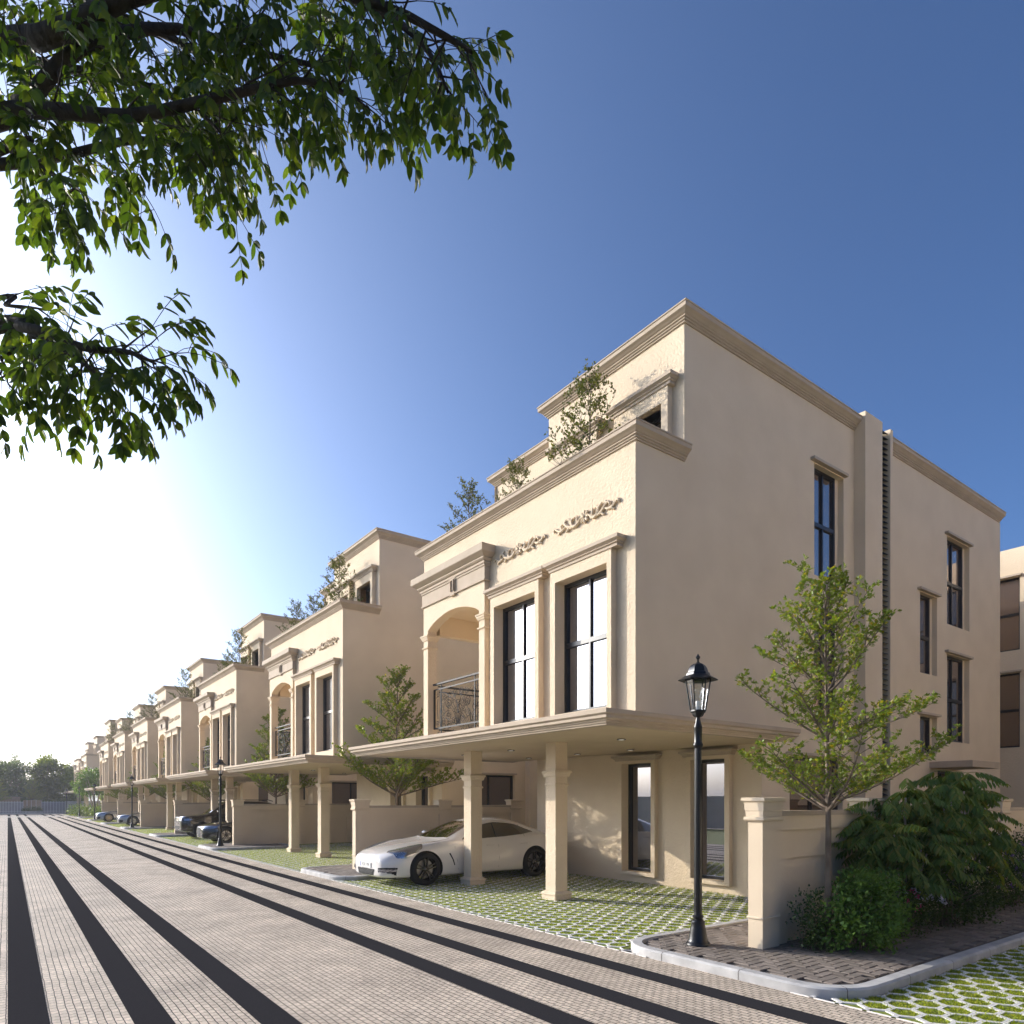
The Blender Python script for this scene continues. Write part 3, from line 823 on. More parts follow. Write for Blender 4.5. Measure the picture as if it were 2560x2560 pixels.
    m_.mould([(WX - .2, 6.65), (2.05, 6.65), (2.05, 3.49)], corn(9.66, .86))
    m_.build('roof_cornice', M['trim'], root)
    # ---- first-floor front windows
    for y0, y1, oy0, oy1 in ((.41, 1.92, .51, 1.79), (2.25, 3.77, 2.36, 3.65)):
        surround(root, y0, y1, 3.05, 5.80, oy0, oy1, 3.30, 5.60, 0, .12)
        window(root, 'x', .10, oy0, oy1 + .0, 3.32, 5.60, mull=((oy0 + oy1) / 2,), rails=(4.52,), glass='glass')
    for y0, y1 in ((.36, 1.84), (2.22, 3.72)):
        hood_mould(root, -.04, y0, y1, 5.80)
    ornament(root, 0, .33, 1.93, 6.56); ornament(root, 0, 2.17, 3.76, 6.56)
    # ---- third-floor windows
    for y0, y1, oy0, oy1 in ((.25, 1.5, .39, 1.36), (1.96, 3.21, 2.1, 3.07)):
        surround(root, y0, y1, 6.6, 8.72, oy0, oy1, 6.62, 8.48, 1.15, .12)
        window(root, 'x', 1.34, oy0, oy1, 6.64, 8.48, mull=((oy0 + oy1) / 2,), glass='glass_side')
        hood_mould(root, 1.11, y0 + .03, y1 - .03, 8.72)
    window(root, 'x', 2.2, 4.3, 5.9, 6.6, 8.7, mull=(5.1,), glass='glass_side')
    # ---- ground-floor front windows under the canopy
    for y0, y1, oy0, oy1 in ((.63, 1.66, .74, 1.55), (2.49, 3.57, 2.6, 3.46)):
        surround(root, y0, y1, .17, 2.68, oy0, oy1, .25, 2.62, 3.32, .10, dep=.2)
        window(root, 'x', 3.44, oy0, oy1, .25, 2.62, glass='glass', fr=.06)
        hood_mould(root, 3.26, y0 + .02, y1 - .02, 2.68, .8, .7)
    # ---- side windows: frame, small stone head
    def sidewin(a0, a1, z0, z1, mull, rails, gl='glass_side'):
        window(root, 'y', .11, a0, a1 - .14 if a1 - a0 < 1.5 else a1, z0, z1, mull=mull, rails=rails, glass=gl)
        q = MB(); q.box(a1 - .14, a1, .12, .2, z0, z1) if a1 - a0 < 1.5 else None
        if q.v: q.build('window_jamb', M['stucco_fine'], root)
        h_ = MB(); h_.box(a0 - .14, a1 + .04, -.09, .05, z1 + .02, z1 + .075); h_.build('window_head', M['trim'], root)
    sidewin(5.10, 6.23, 6.30, 8.52, (5.62,), (7.4,))
    sidewin(5.10, 6.23, 3.34, 5.60, (5.62,), (4.45,))
    sidewin(4.23, 6.20, .62, 2.66, (5.2,), ())
    sidewin(9.78, 10.72, 4.88, 6.82, (), (5.8,))
    sidewin(9.78, 10.72, 2.951, 3.85, (), ())
    sidewin(11.3, 12.69, 6.28, 8.50, (11.9,), (7.4,))
    sidewin(11.3, 12.69, 3.31, 5.52, (11.9,), (4.4,))
    window(root, 'y', .11, 10.75, 11.75, .02, 2.55, mull=(11.25,), rails=(1.0,))
    q = MB(); q.box(10.28, 11.95, -.93, -.002, 2.60, 2.75); q.build('door_canopy', M['trim'], root)
    # ---- ventilation shaft with louvers on the side wall
    q = MB(); q.box(6.66, 7.40, -.24, .0, 0, 9.98); q.box(7.76, 7.88, -.24, .0, 0, 9.95); sh = q.build('vent_shaft', M['stucco_fine'], root)
    q = MB(); q.box(7.40, 7.76, -.03, -.004, 0, 9.9)
    z = .3
    while z < 9.85:
        q.add([(7.40, -.04, z + .07), (7.76, -.04, z + .07), (7.76, -.19, z), (7.40, -.19, z), (7.40, -.04, z + .085), (7.76, -.04, z + .085), (7.76, -.19, z + .015), (7.40, -.19, z + .015)],
              [(0, 1, 2, 3), (7, 6, 5, 4), (3, 2, 6, 7)])
        z += .115
    q.build('vent_louver', M['louver'], sh)
    # ---- carport canopy and its two columns
    cx0, cx1, cy0, cy1 = -1.39, 2.85, -.78, 7.77
    e = .16
    q = MB(); q.box(cx0 + e, 3.32, cy0 + e, cy1 - e, 2.86, 3.03)
    q.add([(3.32, 0, 2.945), (cx1, 0, 2.945), (cx1, 6.6, 2.945), (3.32, 6.6, 2.945)], [(0, 1, 2, 3)])
    can = q.build('carport_canopy', M['soffit'], root)
    q = MB()
    q.mould([(3.3, cy1 - e), (cx0 + e, cy1 - e), (cx0 + e, cy0 + e), (3.3, cy0 + e)],
            [(-.25, 2.86), (.02, 2.838), (.03, 2.838), (.03, 2.862), (.055, 2.866), (.055, 2.888), (.08, 2.892), (.08, 2.905), (.125, 2.925), (.125, 2.965), (.14, 2.97), (.16, 2.985), (.16, 3.045), (-.3, 3.06)])
    q.build('canopy_fascia', M['trim'], can)
    for X, Y in ((.63, .92), (.63, 4.10), (.63, 5.9), (2.5, 2.5), (2.5, 4.12), (2.5, 5.9)):
        q = MB(); q.lathe([(.035, 2.853), (.075, 2.853), (.08, 2.845), (.075, 2.838), (.06, 2.838), (.058, 2.857)], (X, Y, 0), 20)
        dl = q.build('downlight', M['frame'], can, smooth=40)
        q = MB(); q.lathe([(.0, 2.836), (.058, 2.841)], (X, Y, 0), 16); q.build('lens', M['white'], dl)
    for Y in (2.22, 5.01):
        q = MB(); X = .28
        q.box(X - .14, X + .14, Y - .14, Y + .14, 0, 2.87)
        col = q.build('column', M['stucco'], root)
        q = MB(); sq = [(X - .14, Y + .14), (X - .14, Y - .14), (X + .14, Y - .14), (X + .14, Y + .14)]
        q.mould(sq, [(.002, -.02), (.05, -.02), (.05, .085), (.062, .10), (.062, .125), (.035, .15), (.002, .165)], closed=True)
        q.build('plinth', M['stucco'], col)
        q = MB()
        q.mould(sq, [(.002, 2.07), (.018, 2.07), (.022, 2.085), (.018, 2.105), (.002, 2.115)], closed=True)
        q.mould(sq, [(.002, 2.235), (.02, 2.235), (.035, 2.26), (.042, 2.30), (.048, 2.305), (.06, 2.315), (.06, 2.35), (.002, 2.36)], closed=True)
        q.build('capital', M['stucco'], col)
    # ---- balcony railing with scrolls, front and open side
    xr = .03; ya, yb = 4.2, 6.22; zb, zt = 3.42, 4.33
    q = MB()
    def rail(m_, a, b, z0, z1, t=.02): m_.box(min(a[0], b[0]) - t, max(a[0], b[0]) + t, min(a[1], b[1]) - t, max(a[1], b[1]) + t, z0, z1)
    rail(q, (xr, ya), (xr, yb), zb, zb + .035, .012); rail(q, (xr, ya), (xr, yb), zt - .03, zt, .012)
    rail(q, (xr, yb - .012), (xr, yb + .012), zb, zt, .014)
    for y in (ya + .35, yb - .3): rail(q, (xr, y - .0), (xr, y + .0), 3.06, 4.42, .011)
    scroll_panel(q, yb - ya - .1, zt - zb - .06, lambda u, v: (xr, ya + .05 + u, zb + .03 + v))
    y2 = 6.36
    rail(q, (.25, y2), (1.98, y2), zb, zb + .035, .012); rail(q, (.25, y2), (1.98, y2), zt - .03, zt, .012)
    scroll_panel(q, 1.7, zt - zb - .06, lambda u, v: (.27 + u, y2, zb + .03 + v))
    for k in range(6): q.tube([(xr, ya + .2 + .33 * k, 3.08), (xr, ya + .30 + .33 * k, 3.2), (xr, ya + .2 + .33 * k, 3.36)], .006, 5)
    bal = q.build('balcony_railing', M['iron'], root)
    q = MB(); rail(q, (xr, ya), (xr, yb), 4.42, 4.455, .03); rail(q, (.25, y2), (1.98, y2), 4.42, 4.455, .03)
    q.build('handrail', M['iron'], bal)
    return root

HL = ['nearest cream three-storey row house, its long side wall with tall dark windows in full view',
      'second row house, behind the white sports car, blank side wall above a round bushy tree',
      'third row house, with a black off-road car and a grey saloon under its carport',
      'fourth row house along the street, just left of the house with the two dark cars',
      'fifth row house, whose carport shelters the pale silver coupe behind a lamp post',
      'sixth row house, whose carport shelters the silver saloon with gold spoked wheels',
      'seventh row house, last of the unbroken row, beside the taller end block',
      'detached far row house behind the crooked multi stem tree, past the side street',
      'farthest row house, only its upper edge showing over the far street trees']
house0 = make_house()
tag(house0, HL[0], 'house', 'cream row houses along the street')
houses = [house0]
for q, k in enumerate((1, 2, 3, 4, 5, 6, 8, 9)):
    c = copy_tree(house0); c.location = (FX, hy(k), 0)
    tag(c, HL[q + 1], 'house', 'cream row houses along the street'); houses.append(c)

# the matching house across the turf beside the camera (its lit flank is mirrored in the side windows)
c = copy_tree(house0); c.location = (FX + 17.5, -13.4, 0)  # extra house added out of view to bounce warm light onto the side wall
tag(c, 'second matching cream house behind the viewer, farther from the street', 'house')
c = copy_tree(house0); c.location = (FX + 1, -13.4, 0)
tag(c, 'matching cream house behind the viewer, mirrored in the side windows of the nearest house', 'house')

# taller end block on the left of the last house of the row
root = tag(empty('end_block', (FX, hy(6) + 6.7, 0)), 'taller plain end block with three slim top windows, at the end of the house row', 'house')
q = MB()
opn = [(.5 + 1.35 * k, 1.1 + 1.35 * k, 6.9, 8.6) for k in range(3)] + [(.8, 1.6, 3.2, 5.4)]
q.panel('x', .9, 0, 4.4, 0, 10.1, opn, reveal=.2); q.panel('y', 0, .9, 14, 0, 10.1)
q.add([(.9, 4.4, 0), (14, 4.4, 0), (14, 4.4, 10.1), (.9, 4.4, 10.1)], [(3, 2, 1, 0)])
q.box(.92, 14, .02, 4.38, 9.9, 10.05)
q.build('wall', M['stucco_fine'], root)
q = MB(); q.mould([(14, 4.4), (.9, 4.4), (.9, 0), (14, 0)], corn(10.1, .9)); q.build('roof_cornice', M['trim'], root)
for o in opn:
    window(root, 'x', 1.02, *o)
    if o[2] > 6: hood_mould(root, .86, o[0] - .1, o[1] + .1, o[3] + .05)

# house of the next street, seen past the near house's rear corner
root = tag(empty('rear_house', (25.0, -3.0, 0)), 'half sunlit cream house at the right edge, behind the nearest house', 'house')
q = MB()
opn = [(a, a + 1.5, z0, z1) for a in (7.3, 10.6, 3.5) for z0, z1 in ((3.45, 5.75), (6.45, 8.7))] + [(8.85, 9.9, .95, 2.6), (5.2, 6.4, .95, 2.6)]
q.panel('x', 0, 0, 15.5, 0, 9.6, opn, reveal=.2); q.panel('y', 0, 0, 9, 0, 9.6)
q.add([(0, 15.5, 0), (9, 15.5, 0), (9, 15.5, 9.6), (0, 15.5, 9.6)], [(3, 2, 1, 0)]); q.box(.02, 9, .02, 15.48, 9.4, 9.58)
q.build('wall', M['stucco'], root)
for o in opn:
    window(root, 'x', .1, *o, rails=((o[2] + o[3]) / 2,) if o[2] > 3 else (), mull=((o[0] + o[1]) / 2,) if o[2] > 3 else ())
    h_ = MB(); h_.box(-.09, .03, o[0] - .05, o[1] + .12, o[3] + .02, o[3] + .075); h_.build('window_head', M['trim'], root)

# ------------------------------------------------------------------ garden walls with piers
def make_garden_wall(n_bay, label):
    root = tag(empty('garden_wall'), label, 'garden wall', 'cream garden walls beside the drives')
    bay = 2.42; pw = .34; PT = .095
    for i in range(n_bay):
        x0 = pw + i * bay; x1 = x0 + bay - pw
        q = MB()
        q.box(x0, x1, -.012, .012, -.05, 1.54)
        for s_ in (-1, 1):
            a, b = (.012, .088) if s_ > 0 else (-.088, -.012)
            q.box(x0, x1, a, b, 1.37, 1.54)
            a2, b2 = (.012, .052) if s_ > 0 else (-.052, -.012)
            q.box(x0, x1, a2, b2, 1.03, 1.37); q.box(x0, x0 + .23, a2, b2, -.05, 1.03); q.box(x1 - .23, x1, a2, b2, -.05, 1.03)
        q.build('wall_panel', M['stucco_fine'], root)
        q = MB(); q.box(x0, x1, -.105, .105, 1.54, 1.585); q.box(x0, x1, -.09, .09, 1.585, 1.60); q.build('coping', M['trim'], root)
    for i in range(n_bay + 1):
        x0 = i * bay; q = MB()
        q.box(x0, x0 + pw, -PT, PT, -.05, 1.50)
        pr = q.build('pier', M['stucco_fine'], root)
        sq = [(x0, PT), (x0, -PT), (x0 + pw, -PT), (x0 + pw, PT)]
        q = MB()
        q.mould(sq, [(.002, .345), (.012, .345), (.015, .355), (.012, .37), (.002, .375)], closed=True)
        q.mould(sq, [(.0, 1.48), (.02, 1.48), (.04, 1.50), (.04, 1.53), (.02, 1.535), (.022, 1.60), (.028, 1.605), (.034, 1.70), (.055, 1.715), (.06, 1.72), (.06, 1.755), (.0, 1.76)], closed=True)
        q.box(x0, x0 + pw, -PT, PT, 1.70, 1.757)
        q.build('pier_cap', M['stucco_fine'], pr)
    return root
gw = make_garden_wall(7, 'long panelled cream garden wall behind the right-hand shrubs, its end pier beside the near lamp post')
gw.location = (7.0, hy(0) - 2.64, KH - .02)
GL = ['panelled cream garden wall behind the white sports car', 'panelled cream garden wall beside the second lamp post, hiding the rear of the grey saloon',
      'panelled garden wall behind the black off-road car', 'panelled garden wall just right of the third lamp post', 'short far garden wall between the two silver cars', 'small far garden wall behind the car with gold wheels']
g1 = make_garden_wall(2, GL[0]); g1.location = (7.0, hy(1) - 2.64, KH - .02)
for k in range(2, 7):
    c = copy_tree(g1); c.location = (7.0, hy(k) - 2.64, KH - .02); c['label'] = GL[k - 1]
# ------------------------------------------------------------------ street lamps
def make_lamp():
    root = empty('street_lamp')
    q = MB()
    q.lathe([(0, 0), (.135, 0), (.14, .012), (.135, .03), (.118, .045), (.108, .07), (.098, .14), (.086, .21), (.076, .26), (.078, .275), (.070, .29), (.056, .30), (.05, .305), (.052, .315), (.062, .325), (.062, .345), (.05, .355), (.047, .38), (0, .38)], seg=40)
    q.build('base', M['lampblack'], root, smooth=30)
    # fluted shaft
    q = MB(); n = 16; vs = []
    rings = [(.37, .047), (2.3, .040), (2.31, .040)]
    for z, r_ in rings:
        for k in range(n * 2):
            a = math.pi * k / n; rr = r_ * (1 if k % 2 else .93); vs.append((rr * math.cos(a), rr * math.sin(a), z))
    fs = []
    for i in range(len(rings) - 1):
        for k in range(n * 2): fs.append((i * 2 * n + k, i * 2 * n + (k + 1) % (2 * n), (i + 1) * 2 * n + (k + 1) % (2 * n), (i + 1) * 2 * n + k))
    q.add(vs, fs)
    q.lathe([(.04, 2.30), (.044, 2.31), (.056, 2.325), (.058, 2.345), (.05, 2.36), (.046, 2.37), (.046, 2.53), (.05, 2.54), (.046, 2.56), (.034, 2.60), (.026, 2.64), (.024, 2.665)], seg=28)
    q.build('post', M['lampblack'], root, smooth=40)
    # lantern: six tapering bars between a cup and a hexagonal hat
    zb, zt = 2.735, 3.12; rb, rt = .085, .145
    q = MB()
    q.lathe([(.0, 2.655), (.03, 2.66), (.055, 2.675), (.068, 2.70), (.07, 2.71), (.082, 2.715), (.088, 2.73), (.088, 2.745), (.0, 2.75)], seg=6)
    ang = [math.pi / 3 * k for k in range(6)]
    for a in ang:
        q.tube([(rb * math.cos(a), rb * math.sin(a), zb), (rt * math.cos(a), rt * math.sin(a), zt)], .009, 4)
    q.lathe([(rt + .004, zt - .012), (rt + .004, zt + .01), (rt - .02, zt + .01), (rt - .02, zt - .012)], seg=6)
    lan = q.build('lantern', M['lampblack'], root)
    q = MB()
    for k in range(6):
        a, b = ang[k], ang[(k + 1) % 6]
        q.add([(rb * .98 * math.cos(a), rb * .98 * math.sin(a), zb), (rb * .98 * math.cos(b), rb * .98 * math.sin(b), zb), (rt * .98 * math.cos(b), rt * .98 * math.sin(b), zt), (rt * .98 * math.cos(a), rt * .98 * math.sin(a), zt)], [(0, 1, 2, 3)])
    q.build('lantern_glass', M['clear'], lan)
    q = MB(); q.lathe([(.0, 2.75), (.028, 2.75), (.028, 2.85), (.0, 2.85)], seg=14); q.build('bulb_holder', M['whitemetal'], lan, smooth=40)
    q = MB(); q.lathe([(.0, 2.85), (.016, 2.86), (.022, 2.89), (.046, 2.95), (.05, 2.98), (.04, 3.01), (.0, 3.03)], seg=16); q.build('bulb', M['clear'], lan, smooth=60)
    q = MB()
    q.lathe([(.15, 3.118), (.225, 3.09), (.23, 3.10), (.155, 3.145), (.14, 3.15), (.132, 3.18), (.118, 3.188), (.115, 3.20), (.105, 3.235), (.082, 3.268), (.05, 3.288), (.022, 3.295)], seg=6)
    q.lathe([(.022, 3.29), (.024, 3.30), (.012, 3.31), (.014, 3.322), (.010, 3.332), (.016, 3.342), (.026, 3.358), (.026, 3.368), (.010, 3.388), (.006, 3.40), (.0, 3.405)], seg=12)
    q.build('lantern_hat', M['lampblack'], root, smooth=25)
    return root
lamp0 = make_lamp()
LL = ['tall black lamp post nearest the camera, before the corner of the first house', 'second black lamp post, in front of the grey saloon',
      'third black lamp post along the kerb, in front of the silver coupe', 'fourth black lamp post, just left of the car with gold wheels',
      'fifth black lamp post, before the clipped shrubs by the far white wall', 'farthest black lamp post, against the far grey panels']
for q, (x, y, s_) in enumerate(((6.62, 5.23, 1.02), (6.5, 27.45, 1.0), (6.4, 49.6, 1.0), (6.45, 73.5, 1.0), (6.45, 90.3, 1.0), (6.4, 110, 1.0))):
    c = lamp0 if q == 0 else copy_tree(lamp0)
    c.location = (x, y, KH - .02); c.rotation_euler = (0, 0, R(17)); c.scale = (s_, s_, s_)
    tag(c, LL[q], 'street lamp', 'black lamp posts along the kerb')

# ------------------------------------------------------------------ cars
def paint(name, col, metal=0.0, rough=0.16):
    m, nt, p = _mat(name)
    p.inputs['Base Color'].default_value = (*col, 1)
    p.inputs['Metallic'].default_value = metal
    p.inputs['Roughness'].default_value = rough
    p.inputs['Coat Weight'].default_value = 1.0
    p.inputs['Coat Roughness'].default_value = 0.03
    return m
M['paint_white'] = paint('pearl_white_paint', (0.74, 0.70, 0.66))
M['paint_black'] = paint('dark_bronze_paint', (0.025, 0.020, 0.016), .4)
M['paint_grey'] = paint('gunmetal_paint', (0.045, 0.042, 0.040), .5)
M['paint_silver'] = paint('pale_silver_paint', (0.42, 0.42, 0.44), .5)
M['paint_silver2'] = paint('silver_blue_paint', (0.34, 0.36, 0.40), .5)
M['tyre'] = plain('tyre_rubber', (0.013, 0.012, 0.012), 0.75)
M['rim'] = plain('dark_alloy', (0.10, 0.095, 0.095), 0.25, 0.9)
M['rim_silver'] = plain('bright_alloy', (0.55, 0.53, 0.50), 0.25, 0.9)
M['rim_gold'] = plain('gold_alloy', (0.50, 0.36, 0.17), 0.3, 0.9)
M['chrome'] = plain('chrome', (0.75, 0.74, 0.73), 0.08, 1.0)
M['carglass'] = glassmat('car_glass', (0.75, 0.74, 0.74), base=(0.012, 0.012, 0.012), refl=0.22)
M['lens'] = glassmat('headlamp_lens', (0.85, 0.88, 0.95), base=(0.10, 0.11, 0.13), refl=0.35)
M['gap'] = plain('panel_gap', (0.02, 0.02, 0.02), 0.7)
M['liner'] = plain('arch_liner', (0.008, 0.008, 0.008), 0.9)
M['plate'] = plain('number_plate', (0.75, 0.74, 0.70), 0.5)
M['plateblue'] = plain('plate_blue', (0.04, 0.10, 0.35), 0.5)
M['brake'] = plain('brake_disc', (0.28, 0.27, 0.26), 0.4, 0.8)

def text_mesh(name, txt, size, mat, parent, loc, rot, squeeze=1.0):
    cu = bpy.data.curves.new(name, 'FONT'); cu.body = txt; cu.size = size; cu.align_x = 'CENTER'; cu.align_y = 'CENTER'; cu.extrude = 0.0008
    t = bpy.data.objects.new(name + '_curve', cu); COL.objects.link(t)
    dg_ = bpy.context.evaluated_depsgraph_get()
    me = bpy.data.meshes.new_from_object(t.evaluated_get(dg_)); me.name = name
    bpy.data.objects.remove(t); bpy.data.curves.remove(cu)
    me.materials.clear(); me.materials.append(mat)
    o = bpy.data.objects.new(name, me); COL.objects.link(o); o.parent = parent; o.location = loc; o.rotation_euler = rot; o.scale = (squeeze, 1, 1)
    return o

def interp(tab, x):
    for i in range(len(tab) - 1):
        if x <= tab[i + 1][0] or i == len(tab) - 2:
            t = (x - tab[i][0]) / (tab[i + 1][0] - tab[i][0])
            return [a + (b - a) * t for a, b in zip(tab[i][1:], tab[i + 1][1:])]

def make_wheel(parent, x, y, r_, sgn, rim, spokes, wid=.25, rr=.70):
    """tyre with rim, disc and hub; sgn -1: outer face towards -Y"""
    q = MB(); ri = r_ * rr; h = wid / 2
    q.lathe([(ri, -h), (r_ * .86, -h - .004), (r_ * .965, -h + .02), (r_, -h + .05), (r_, h - .05), (r_ * .965, h - .02), (r_ * .86, h + .004), (ri, h)], (0, 0, 0), 40, axis='y')
    w_ = q.build('wheel', M['tyre'], parent, smooth=50)
    w_.location = (x, y, r_)
    s = sgn
    q = MB()
    yo = s * (h - .012)
    prof = [(ri, s * h * .98), (ri * .985, yo), (ri * .955, yo - s * .012), (ri * .93, yo - s * .07), (ri * .9, -s * h * .6)]
    q.lathe(prof, (0, 0, 0), 40, axis='y')
    ys = yo - s * .012
    for k in range(spokes):
        for off in ((-.10, .10) if spokes <= 5 else (0,)):
            a = 2 * math.pi * k / spokes + math.pi / 2; u = Vector((math.cos(a), 0, math.sin(a))); v = Vector((-math.sin(a), 0, math.cos(a)))
            wd = .017 if spokes <= 5 else .012
            pts = [u * ri * .16 + v * off * ri * .9, u * ri * .6 + v * off * ri * 1.25, u * ri * .955 + v * off * ri * 1.5]
            for i in range(2):
                a0, a1 = pts[i], pts[i + 1]
                vs = []
                for pp in (a0, a1):
                    for dv, dy in ((-wd, -.035), (wd, -.035), (wd * .7, 0), (-wd * .7, 0)):
                        z_ = pp + v * dv; vs.append((z_.x, ys + s * dy - s * (.012 if pp is pts[0] else 0), z_.z))
                q.add(vs, [(0, 1, 5, 4), (1, 2, 6, 5), (2, 3, 7, 6), (3, 0, 4, 7), (0, 1, 2, 3), (4, 5, 6, 7)])
    q.lathe([(0, ys + s * .004), (ri * .12, ys + s * .002), (ri * .22, ys - s * .015), (ri * .25, ys - s * .05)], (0, 0, 0), 24, axis='y')
    q.build('rim', M[rim], w_, smooth=35)
    q = MB(); q.lathe([(0, ys - s * .075), (ri * .8, ys - s * .075), (ri * .8, ys - s * .09)], (0, 0, 0), 28, axis='y'); q.build('brake_disc', M['brake'], w_)
    return w_

def make_car(name, P, label):
    """P: station table [x, w, zl, zmid, zs, ws, wg, zg, wr, zr, zt], wheels, patches"""
    root = empty(name); tag(root, label, P.get('cat', 'car'))
    st = P['st']
    q = MB(); n = len(st); K = 10
    for (x, w_, zl, zm, zs, ws, wg, zg, wr, zr, zt) in st:
        row = [(0, zl), (.7 * w_, zl), (.94 * w_, zl + .03), (.985 * w_, zl + .10), (w_, zm), (w_ * ws, zs), (wg, zg), (wr, zr), (wr * .62, zt - .012), (0, zt)]
        for sg in (1,):
            q.v += [(x, a, z) for a, z in row]
        q.v += [(x, -a, z) for a, z in row[1:-1][::-1]]
    m_ = 2 * K - 2
    fs = []
    for i in range(n - 1):
        for j in range(m_):
            fs.append((i * m_ + j, i * m_ + (j + 1) % m_, (i + 1) * m_ + (j + 1) % m_, (i + 1) * m_ + j))
    # end caps as strips between the two sides
    for i, flip in ((0, False), (n - 1, True)):
        b = i * m_
        for j in range(K - 1):
            o0 = j; o1 = j + 1; p0 = (m_ - j) % m_; p1 = m_ - j - 1
            f = [b + o0, b + o1, b + p1, b + p0]
            f = list(dict.fromkeys(f))
            if len(f) >= 3: fs.append(tuple(f[::-1] if not flip else f))
    q.f = fs; q.mi = [0] * len(fs)
    ob = q.build('tmp_body', [M[P['paint']], M['liner']])
    bm = bmesh.new(); bm.from_mesh(ob.data); bmesh.ops.recalc_face_normals(bm, faces=bm.faces); bm.to_mesh(ob.data); bm.free()
    ss = ob.modifiers.new('s', 'SUBSURF'); ss.levels = 3; ss.render_levels = 3
    dg_ = bpy.context.evaluated_depsgraph_get()
    me = bpy.data.meshes.new_from_object(ob.evaluated_get(dg_))
    ob.modifiers.clear(); ob.data = me
    bv = BVHTree.FromPolygons([v.co for v in me.vertices], [p.vertices for p in me.polygons])
    # wheel arches
    r_ = P['r']; hw = P['hw']
    for ax in P['axles']:
        for sg in (1, -1):
            c = MB(); c.lathe([(0, -.22), (r_ * 1.10, -.22), (r_ * 1.10, .22), (0, .22)], (ax, sg * hw, r_ * 1.0), 44, axis='y')
            co = c.build('tmp_cut', [M['liner']])
            bm = bmesh.new(); bm.from_mesh(co.data); bmesh.ops.remove_doubles(bm, verts=bm.verts, dist=1e-5); bmesh.ops.recalc_face_normals(bm, faces=bm.faces); bm.to_mesh(co.data); bm.free()
            md = ob.modifiers.new('b', 'BOOLEAN'); md.operation = 'DIFFERENCE'; md.object = co; md.solver = 'EXACT'
            try: md.material_mode = 'TRANSFER'
            except Exception: pass
            dg_ = bpy.context.evaluated_depsgraph_get()
            me = bpy.data.meshes.new_from_object(ob.evaluated_get(dg_))
            ob.modifiers.clear(); ob.data = me
            bpy.data.objects.remove(co)
    me.polygons.foreach_set('use_smooth', [True] * len(me.polygons)); me.set_sharp_from_angle(angle=R(38))
    ob.name = 'body'; me.name = 'body'; ob.parent = root
    def patch(nm, lo, hi, mat, nu=14, nv=6, off=.004, both=True, parent=ob, ret=False):
        """a panel that follows the body between two 3-D curves"""
        objs = []
        for sg in ((1, -1) if both else (1,)):
            def samp(cv, t):
                f = t * (len(cv) - 1); i = min(int(f), len(cv) - 2); f -= i
                return Vector(cv[i]).lerp(Vector(cv[i + 1]), f)
            g = MB()
            for i in range(nu + 1):
                a = samp(lo, i / nu); b = samp(hi, i / nu)
                for j in range(nv + 1):
                    p = a.lerp(b, j / nv); p.y *= sg
                    hit, nr, _, _ = bv.find_nearest(p)
                    if hit is None: hit, nr = p, Vector((0, -1, 0))
                    # keep side panels at the outline asked for: shift only along the normal
                    g.v.append(tuple(hit + nr * off))
            for i in range(nu):
                for j in range(nv):
                    k = i * (nv + 1) + j; f = (k, k + 1, k + nv + 2, k + nv + 1)
                    g.f.append(f if sg < 0 else f[::-1]); g.mi.append(0)
            o = g.build(nm, M[mat], parent, smooth=180)
            objs.append(o)
        return objs
    def seam(nm, pts, wd=.004, both=True):
        for sg in ((1, -1) if both else (1,)):
            g = MB(); pp = []
            for p in pts:
                p = Vector(p); p.y *= sg
                h, nr, _, _ = bv.find_nearest(p); pp.append(h + nr * .0005)
            g.tube(pp, wd, 4); g.build(nm, M['gap'], ob)
    P['extra'](root, ob, patch, seam, bv)
    for ax in P['axles']:
        for sg in (1, -1):
            make_wheel(root, ax, sg * (hw - .125), r_, sg, P['rim'], P['spokes'], rr=P.get('rr', .7))
    return root

def dense(pts, n=12):
    out = []
    for i in range(len(pts) - 1):
        for k in range(n): out.append(tuple(a + (b - a) * k / n for a, b in zip(pts[i], pts[i + 1])))
    out.append(pts[-1]); return out

